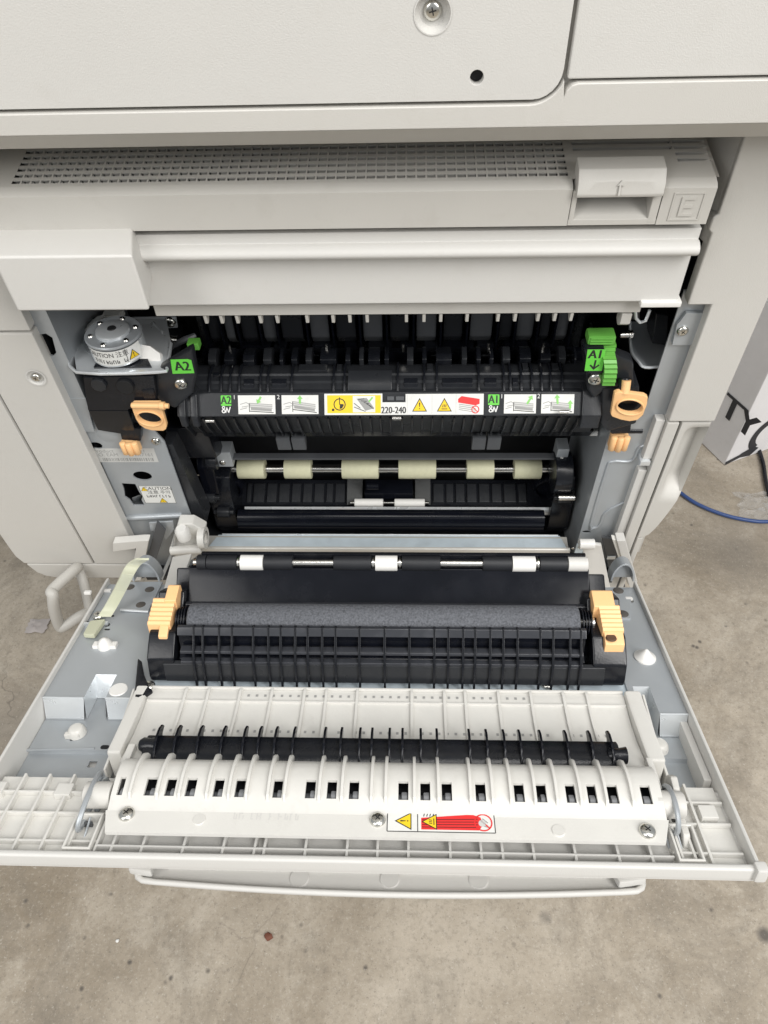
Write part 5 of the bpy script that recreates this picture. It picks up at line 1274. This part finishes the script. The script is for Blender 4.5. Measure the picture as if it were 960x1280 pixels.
# ribbed corners left and right of it
for s, xa, xb in ((-1, dxl+.0044, ea), (1, eb, dxr-.0044)):
    B = MB(); B.box(xa, xb, -L+.0042, -.2672, FLB-.0005, FLB+.0008); cb_ = B.build('corner_tray', WHITE, DOOR, .0006)
    n = 5 if s < 0 else 3
    xs_ = [xa+(xb-xa)*k/(n+.0) for k in range(1, n)] if s < 0 else [xa+(xb-xa)*k for k in (.12, .30, .52)]
    for x in xs_:
        B = MB(); sk = -.006*s
        B.add([(x-.0008, -L+.0042, FLB+.0008), (x+.0008, -L+.0042, FLB+.0008), (x+.0008, -.268, FLB+.0008), (x-.0008, -.268, FLB+.0008), (x-.0008, -L+.0042, FLB+.0052), (x+.0008, -L+.0042, FLB+.0052), (x+.0008, -.268, FLB+.0052), (x-.0008, -.268, FLB+.0052)], [(0, 3, 2, 1), (4, 5, 6, 7), (0, 1, 5, 4), (1, 2, 6, 5), (2, 3, 7, 6), (3, 0, 4, 7)]); B.build('corner_rib', WHITE, DOOR, .0003)
    for t in (.2810, .2960, .3150):
        B = MB(); B.box(xa, xb, -t-.0007, -t+.0007, FLB+.0008, FLB+.0046); B.build('corner_rib', WHITE, DOOR, .0003)
    c0_, c1_ = (xb-.018, xb-.001) if s < 0 else (xa+.001, xa+.016)
    B = MB(); B.holed(rect(c0_, c1_, .2985, .3225), [rect(c0_+.0015, c1_-.0015, .3000, .3210)], dto(0), FLB, -.0022); B.build('corner_socket', WHITE, DOOR, .0005)
    B = MB(); B.box(c0_+.005, c0_+.010, -.3035, -.3018, FLB, FLB+.004); B.build('socket_slot', MGREY, DOOR)
for u0, u1, v in ((73, 93, 992), (0, 9, 990), (872, 893, 1020)):
    p0, p1 = DR(u0, v, FLB), DR(u1, v, FLB)
    B = MB(); B.box(p0.x, p1.x, p0.y-.005, p0.y+.004, FLB-.003, FLB+.0056); B.build('corner_tab', WHITE, DOOR, .0006)

# bypass tray hanging under the door's outer face: rounded lip and inner skin
by0, by1 = DX(168, 1098, -.05), DX(806, 1108, -.05)
HB = -.050
o = []
tE = -DR(480, 1120, HB).y
def tray_pt(s):
    x = by0+(by1-by0)*s; bow = .0060*(1-(2*s-1)**2)
    return x, tE-.006+bow
pts = [(by0+.004, .12), (by0+.001, tE-.016), (by0+.0015, tE-.010)] + [tray_pt(.02+.96*i/16) for i in range(17)] + [(by1-.0015, tE-.010), (by1-.001, tE-.016), (by1-.004, .12)]
B = MB(); B.ext(pts, dto(HB), -.003, .0); tray = B.build('bypass_tray', SHELL2, DOOR, .001)
rim = [(x, -t, HB+.002) for x, t in pts[1:-1]]
B = MB(); B.tube(smooth(rim, 2), .0019, 10); B.build('bypass_rim', SHELL2, DOOR, sharp=60)
B = MB(); B.box(by0+.02, by0+.30, -tE+.014, -tE+.016, HB, HB+.0015); B.build('bypass_step', SHELL2, DOOR, .0005)
for u, v in ((374, 1098), (598, 1100), (487, 1099)):
    p = DR(u, v, HB); B = MB(); B.lathe((p.x, p.y, HB), (p.x, p.y, HB+.0008), [(0, .0065), (1, .0058)], 20); B.build('bypass_disc', SHELL2, DOOR)
p = DR(786, 1107, HB); B = MB(); B.ext([(p.x-.010, -p.y-.004), (p.x+.006, -p.y-.006), (p.x+.010, -p.y+.001), (p.x-.008, -p.y+.004)], dto(HB), .002, .009); B.build('bypass_corner', SHELL2, DOOR, .002)
p = DR(183, 1093, HB); B = MB(); B.ext([(p.x-.010, -p.y-.008), (p.x+.004, -p.y-.008), (p.x+.006, -p.y+.004), (p.x-.010, -p.y+.002)], dto(HB), .002, .009); B.build('bypass_corner', SHELL2, DOOR, .002)
# ------------------------------------------------------------------ transfer unit: black frame clipped on the door, lifts off by orange ends
torg = Vector((.0, -.15, HU))
Rm = Matrix.Rotation(-TILT, 3, 'X')
TU = thing('transfer_unit', Rm @ torg, 'black transfer roller unit with ribbed front and orange end grips on the open door', 'transfer unit', rotx=-TILT, org=torg)
tx0, tx1 = DX(206, 800, .03), DX(770, 815, .03)
# rear slope and roller bed
bed = [(-.112, -.002), (-.1125, .044), (-.1165, .0545), (-.1235, .0560), (-.1275, .0490), (-.1400, .0330), (-.1440, .0335), (-.1460, .0360), (-.1480, .0345), (-.1480, .020), (-.170, .016), (-.1700, .0), (-.1700, -.002)]
B = MB(); B.prism(bed, DX(236, 740, .04), DX(742, 760, .04)); B.build('frame', BLACKG, TU, .0006)
LEDGE = mat('black ledge with painted gleam', (.034, .036, .042), .18, var=.2, vscale=40, dirt=.3, dirtcol=(.12, .12, .13))  # lighter than the frame: the gleam of ledges and rails is painted in
B = MB(); B.prism([(-.1395, .0330), (-.1412, .0372), (-.1452, .0378), (-.1466, .0350), (-.1440, .0325)], DX(236, 745, .037), DX(742, 765, .037)); B.build('bed_ridge', LEDGE, TU, .0006)
# feed shaft along the rear edge: steel with black sleeves and white rollers
sy_, sh_ = -.1195, .0585
s0, s1 = DX(240, 709, sh_), DX(737, 715, sh_)
B = MB(); B.cyl((s0, sy_, sh_), (s1, sy_, sh_), .0032, n=16); shf = B.build('feed_shaft', STEEL, TU)
def seg(u0, u1, r, m, name):
    a, b = DX(u0, 709+(u0-250)*.011, sh_), DX(u1, 709+(u1-250)*.011, sh_)
    B = MB(); B.lathe((a, sy_, sh_), (b, sy_, sh_), [(0, r*.86), (.015, r), (.985, r), (1, r*.86)], 24); B.build(name, m, shf, sharp=50)
for u0, u1 in ((245, 256.5), (257, 295), (328.5, 365), (416, 464), (502, 551), (604, 641), (676, 711)): seg(u0, u1, .0060, RUBBER, 'rubber_sleeve')
for u0, u1 in ((299, 328), (468.6, 496.7), (641.5, 671)): seg(u0, u1, .0062, WHITE2, 'white_roller')
seg(712, 737, .0058, SHELL2, 'end_collar')
for u in (295.5, 465, 498.5, 673): seg(u, u+2.2, .0050, STEEL, 'collar')
# hood over the shaft where sleeves run
B = MB(); B.prism([(-.1125, .040), (-.1110, .060), (-.1150, .0660), (-.1180, .0655), (-.1150, .058), (-.1150, .040)], DX(250, 705, .06), DX(735, 712, .06)); B.build('shaft_hood', BLACK, TU, .0006)
# foam transfer roller
fr = .0125; fy, fh = -.1585, .0335
f0, f1 = DX(233, 772, .042), DX(729, 786, .042)
B = MB(); B.lathe((f0, fy, fh), (f1, fy, fh), [(0, fr*.93), (.004, fr), (.996, fr), (1, fr*.93)], 48); B.build('foam_roller', FOAM, TU, sharp=60)
B = MB(); B.cyl((f0-.010, fy, fh), (f1+.012, fy, fh), .0042, n=16); B.build('roller_axle', STEEL, TU)
for a, sg in ((f0-.0008, -1), (f1+.0008, 1)):
    for k in range(4):
        B = MB(); x = a+sg*(.0010+k*.0022); B.cyl((x, fy, fh), (x+sg*.0012, fy, fh), .0112-.0008*k, n=24); B.build('bearing_ring', BLACKG, TU, .0004)
# ribbed front slope
rx0, rx1 = DX(219, 790, .040), DX(737, 800, .040)
fs0 = [(-.1712, .0380), (-.1750, .0385), (-.1768, .0300), (-.1772, .0215), (-.1800, .0190), (-.1830, .0170), (-.1840, .0060), (-.1838, -.001), (-.1712, -.001)]
B = MB(); B.prism(fs0, rx0, rx1); B.build('front_slope', BLACKG, TU, .0005)
B = MB(); B.prism([(-.1708, .0365), (-.1718, .0400), (-.1752, .0404), (-.1786, .0352), (-.1765, .0345)], rx0, rx1); B.build('front_ledge', LEDGE, TU, .0006)
B = MB(); B.prism([(-.1790, .0262), (-.1840, .0252), (-.1846, .0232), (-.1790, .0236)], rx0+.002, rx1-.002); B.build('front_rail', LEDGE, TU, .0004)
B = MB(); B.prism([(-.1830, .0185), (-.1870, .0178), (-.1874, .0160), (-.1830, .0160)], rx0+.002, rx1-.002); B.build('front_rail', LEDGE, TU, .0004)
B = MB(); B.prism([(-.1835, .0160), (-.1870, .0150), (-.1884, .0050), (-.1880, -.001), (-.1835, -.001)], DX(206, 835, .01), DX(757, 846, .01)); B.build('front_skirt', DGREY, TU, .0006)
TR_ = [241.5, 253, 273.5, 289.7, 316.3, 335.3, 350.7, 368.9, 384.6, 402.7, 419.4, 449.3, 480.8, 511.7, 543, 560.4, 578.9, 593.8, 612.7, 629, 646.7, 675, 691, 712, 725.7]
first = None
for u in TR_:
    x = DX(u, 786, .040)
    if first is None:
        B = MB(); B.ext([(-.1710, .0390), (-.1722, .0406), (-.1754, .0412), (-.1800, .0330), (-.1850, .0252), (-.1888, .0180), (-.1904, .0050), (-.1915, -.0025), (-.1900, -.0030), (-.1868, .0020), (-.180, .0020), (-.1710, .0030)], lambda a, b, c: (x+c, a, b), -.00085, .00085)
        first = B.build('front_rib', BLACK, TU, .0003); base = ORG[first].copy(); hx = x
    else: copy_at(first, (base.x+x-hx, base.y, base.z))
# end blocks
B = MB(); B.prism([(-.128, -.002), (-.128, .040), (-.140, .046), (-.150, .034), (-.172, .032), (-.179, .0260), (-.1860, .0190), (-.1880, .004), (-.1870, -.002)], DX(188, 800, .025), DX(222, 790, .03)); B.build('end_block', BLACK, TU, .0016)
B = MB(); B.prism([(-.128, -.002), (-.130, .040), (-.145, .046), (-.155, .034), (-.172, .032), (-.180, .0240), (-.1860, .0170), (-.1880, .004), (-.1870, -.002)], DX(740, 800, .03), DX(781, 812, .022)); B.build('end_block', BLACK, TU, .0016)
B = MB(); B.prism([(-.112, .0), (-.113, .046), (-.120, .054), (-.128, .044), (-.134, .030), (-.134, .0)], DX(221, 725, .045), DX(243, 722, .045)); B.build('end_horn', BLACK, TU, .0016)
B = MB(); B.prism([(-.112, .0), (-.113, .042), (-.120, .050), (-.130, .042), (-.140, .036), (-.140, .0)], DX(737, 735, .045), DX(760, 738, .045)); B.build('end_horn', BLACK, TU, .0016)
# orange grips: ribbed slab, upper pad and small foot
def grip(u0, u1, vt, vm, vb2, pad, foot, s):
    h0 = .0445; q0, q1 = DR(u0, vm, h0), DR(u1, vm, h0); tb_ = -DR(u0, vm, h0).y; te = -DR(u0, vb2, .036).y
    B = MB(); n = 6; vs = []; fs = []
    for i in range(n*2+1):
        f = i/(n*2); t = tb_+(te-tb_)*f; h = .0475-.0105*f+(.0010 if i % 2 else 0)
        x0, x1 = q0.x+ (.0012*f*s), q1.x+(.0012*f*s)
        vs += [(x0, -t, h), (x1, -t, h), (x1, -t, .026), (x0, -t, .026)]
    m = n*2+1
    for i in range(m-1):
        for k in range(4): fs.append([i*4+k, i*4+(k+1) % 4, (i+1)*4+(k+1) % 4, (i+1)*4+k])
    fs += [[0, 1, 2, 3], [4*(m-1)+k for k in (3, 2, 1, 0)]]
    B.add(vs, fs); g = B.build('grip', ORANGE, TU, .0004, sharp=25)
    a, b = DR(pad[0], pad[3], .050), DR(pad[1], pad[2], .050)
    B = MB(); B.prism([(a.y, .036), (a.y-.0005, .0475), (b.y, .0520), (b.y+.003, .0500), (b.y+.004, .036)], a.x, b.x); B.build('grip_pad', ORANGE, g, .0008)
    a, b = DR(foot[0], foot[3], .032), DR(foot[1], foot[2], .036)
    B = MB(); B.prism([(a.y, .024), (a.y, .0315), (b.y, .0365), (b.y, .024)], a.x, b.x); B.build('grip_foot', ORANGE, g, .0008)
    return g
grip(193, 221, 735, 751, 782, (204.5, 225, 734, 747), (197, 211, 782, 795), -1)
g = grip(747, 773, 743, 760, 790, (743, 765, 741, 754), (757, 779, 790, 805), 1)
p = DR(764, 797, .0345); B = MB(); B.lathe((p.x, p.y, .0340), (p.x, p.y, .0352), [(0, .0040), (1, .0034)], 14); B.build('grip_stain', mat('burnt brown', (.10, .055, .03), .7), g)
# plate screws and bolts showing below the front
for u, v in ((277, 843), (684, 852)):
    p = DR(u, v, HU+.002); screw(TU, (p.x, p.y, HU-.0015), (0, 0, 1), .0048)
# ------------------------------------------------------------------ around the machine
# carton on the floor to the right, with printed letters
CARD = mat('white printed carton', (.84, .83, .84), .6, var=.05, vscale=12, dirt=.15, dirtcol=(.4, .38, .36))
c0 = AZ(905, 582, FLOOR)                        # its near lower corner
ba = math.atan2(*(lambda d: (d.y, d.x))(AZ(960, 562, FLOOR)-c0))
BX = thing('carton', (c0.x, c0.y, FLOOR), 'white carton with grey printed letters standing on the concrete beside the copier', 'box')
ca_, sa_ = cos(ba), sin(ba)
def bl(a, b, c): return (c0.x+a*ca_-b*sa_, c0.y+a*sa_+b*ca_, FLOOR+c)
def bbox(name, a0, a1, b0, b1, z0, z1, m, par, bev=.002):
    B = MB(); v = [bl(a, b, z) for z in (z0, z1) for a, b in ((a0, b0), (a1, b0), (a1, b1), (a0, b1))]
    B.add(v, [(0, 3, 2, 1), (4, 5, 6, 7), (0, 1, 5, 4), (1, 2, 6, 5), (2, 3, 7, 6), (3, 0, 4, 7)]); return B.build(name, m, par, bev)
bbox('carton_body', 0, .40, 0, .28, 0, .34, CARD, BX, .003)
for k, bb in ((0, (.0005, .1395)), (1, (.1405, .2795))): bbox('carton_flap', .001, .399, bb[0], bb[1], .3405, .3435, CARD, BX, .0006)
# letters: TY on the left face, a big Q on the right face
INKB = mat('grey blue ink', (.035, .036, .042), .6, var=.08)
def onleft(a, b, c): return bl(-.0008-c, .28-a, b)
def onright(a, b, c): return bl(a, -.0008-c, b)
B = MB()
for k, off in enumerate((-.0025, 0, .0025)):
    for p in font_polys('TY', .072): B.flat([(a+.155+.1105+off, b+.115) for a, b in p], onleft, .0001*k)
B.build('carton_lettering', INKB, BX, recalc=False)
B = MB()
for k in ring(.085, .055, .030, .046, 30, radians(-60), radians(235)): B.flat(k, onright, 0)
B.flat([(.02, .012), (.06, .004), (.075, .020), (.06, .030), (.035, .022)], onright, .0002); B.flat(stroke((.0, .006), (.05, .018), .010), onright, .0001)
B.build('carton_lettering', INKB, BX, recalc=False)
# crumpled clear film lying over the carton's top edge
def crumple(name, c, rx, ry, rz_, n, seed, m):
    rnd = random.Random(seed); vs = []; fs = []
    for j in range(n+1):
        for i in range(n+1):
            a = (i/n*2-1); b = (j/n*2-1); r = 1-.25*rnd.random()
            vs.append((c[0]+a*rx*r, c[1]+b*ry*r, c[2]+rz_*rnd.random()*max(0, 1-.6*(a*a+b*b))+.002))
    for j in range(n):
        for i in range(n): fs.append([j*(n+1)+i, j*(n+1)+i+1, (j+1)*(n+1)+i+1, (j+1)*(n+1)+i])
    B = MB(); B.add(vs, fs); return B.build(name, m, None, sharp=20)
WRAP = bpy.data.materials.new('clear crinkled film'); WRAP.use_nodes = True
wrap_n = WRAP.node_tree; wrap_o = wrap_n.nodes['Material Output']; wrap_t = wrap_n.nodes.new('ShaderNodeBsdfTransparent'); wrap_t.inputs[0].default_value = (.96, .96, .96, 1)
wrap_g = wrap_n.nodes['Principled BSDF']; wrap_g.inputs['Base Color'].default_value = (.8, .8, .8, 1); wrap_g.inputs['Roughness'].default_value = .15
wrap_m = wrap_n.nodes.new('ShaderNodeMixShader'); wrap_fr = wrap_n.nodes.new('ShaderNodeTexNoise'); wrap_fr.inputs['Scale'].default_value = 60
wrap_r = wrap_n.nodes.new('ShaderNodeMapRange'); wrap_r.inputs[1].default_value = .35; wrap_r.inputs[2].default_value = .75; wrap_r.inputs[3].default_value = .06; wrap_r.inputs[4].default_value = .40
wrap_n.links.new(wrap_fr.outputs[0], wrap_r.inputs[0]); wrap_n.links.new(wrap_r.outputs[0], wrap_m.inputs[0]); wrap_n.links.new(wrap_t.outputs[0], wrap_m.inputs[1]); wrap_n.links.new(wrap_g.outputs[0], wrap_m.inputs[2]); wrap_n.links.new(wrap_m.outputs[0], wrap_o.inputs[0])
q = bl(.10, .02, .345)
tag(crumple('plastic_film', (q[0], q[1], FLOOR+.3445), .10, .07, .05, 9, 3, WRAP), 'crumpled clear plastic film lying on top of the carton', 'plastic film')
q = AZ(948, 640, FLOOR)
tag(crumple('plastic_bag', (q.x+.02, q.y+.01, FLOOR), .06, .04, .02, 10, 5, WRAP), 'crumpled clear plastic bag on the floor by the blue cable', 'plastic bag')
q = AZ(47, 783, FLOOR)
SCRAP = mat('thin white scrap', (.42, .38, .36), .5, var=.1)
tag(crumple('paper_scrap', (q.x, q.y, FLOOR), .020, .015, .004, 6, 9, SCRAP), 'small pale paper scrap on the floor near the lifting handle', 'paper scrap')
# blue cable
HOSE = mat('blue cable sheath', (.035, .075, .22), .35, var=.08)
pts = [AZ(*p, FLOOR+.006) for p in ((790, 560), (820, 590), (856, 620), (880, 634), (910, 645), (940, 651), (962, 652), (1010, 650))]
B = MB(); B.tube(smooth(pts, 6), .0035, 12); tag(B.build('cable', HOSE, sharp=70), 'blue cable curving across the concrete floor beside the carton', 'cable')
pts = [AZ(*p, FLOOR+.006) for p in ((948, 560), (954, 580), (957, 600), (962, 620))]
B = MB(); B.tube(smooth(pts, 5), .004, 10); tag(B.build('cord', BLACK, sharp=70), 'short black cord on the floor against the carton', 'cord')
# crumbs on the floor
RUST = mat('rust brown', (.16, .055, .03), .7, var=.2)
def crumb(u, v, r, m, label, cat):
    p = AZ(u, v, FLOOR); rnd = random.Random(u); bm = bmesh.new(); bmesh.ops.create_icosphere(bm, subdivisions=2, radius=r)
    vs = [(x.co.x*rnd.uniform(.7, 1.3)+p.x, x.co.y*rnd.uniform(.7, 1.2)+p.y, max(0, x.co.z*.6+r*.3)+FLOOR+.0005) for x in bm.verts]; fs = [[q.index for q in f.verts] for f in bm.faces]; bm.free()
    B = MB(); B.add(vs, fs); tag(B.build(cat.replace(' ', '_'), m), label, cat)
crumb(336, 1171, .005, RUST, 'tiny rust brown flake on the bare concrete floor', 'flake')
crumb(147, 1176, .0022, WHITE2, 'tiny white bead on the bare concrete floor', 'bead')
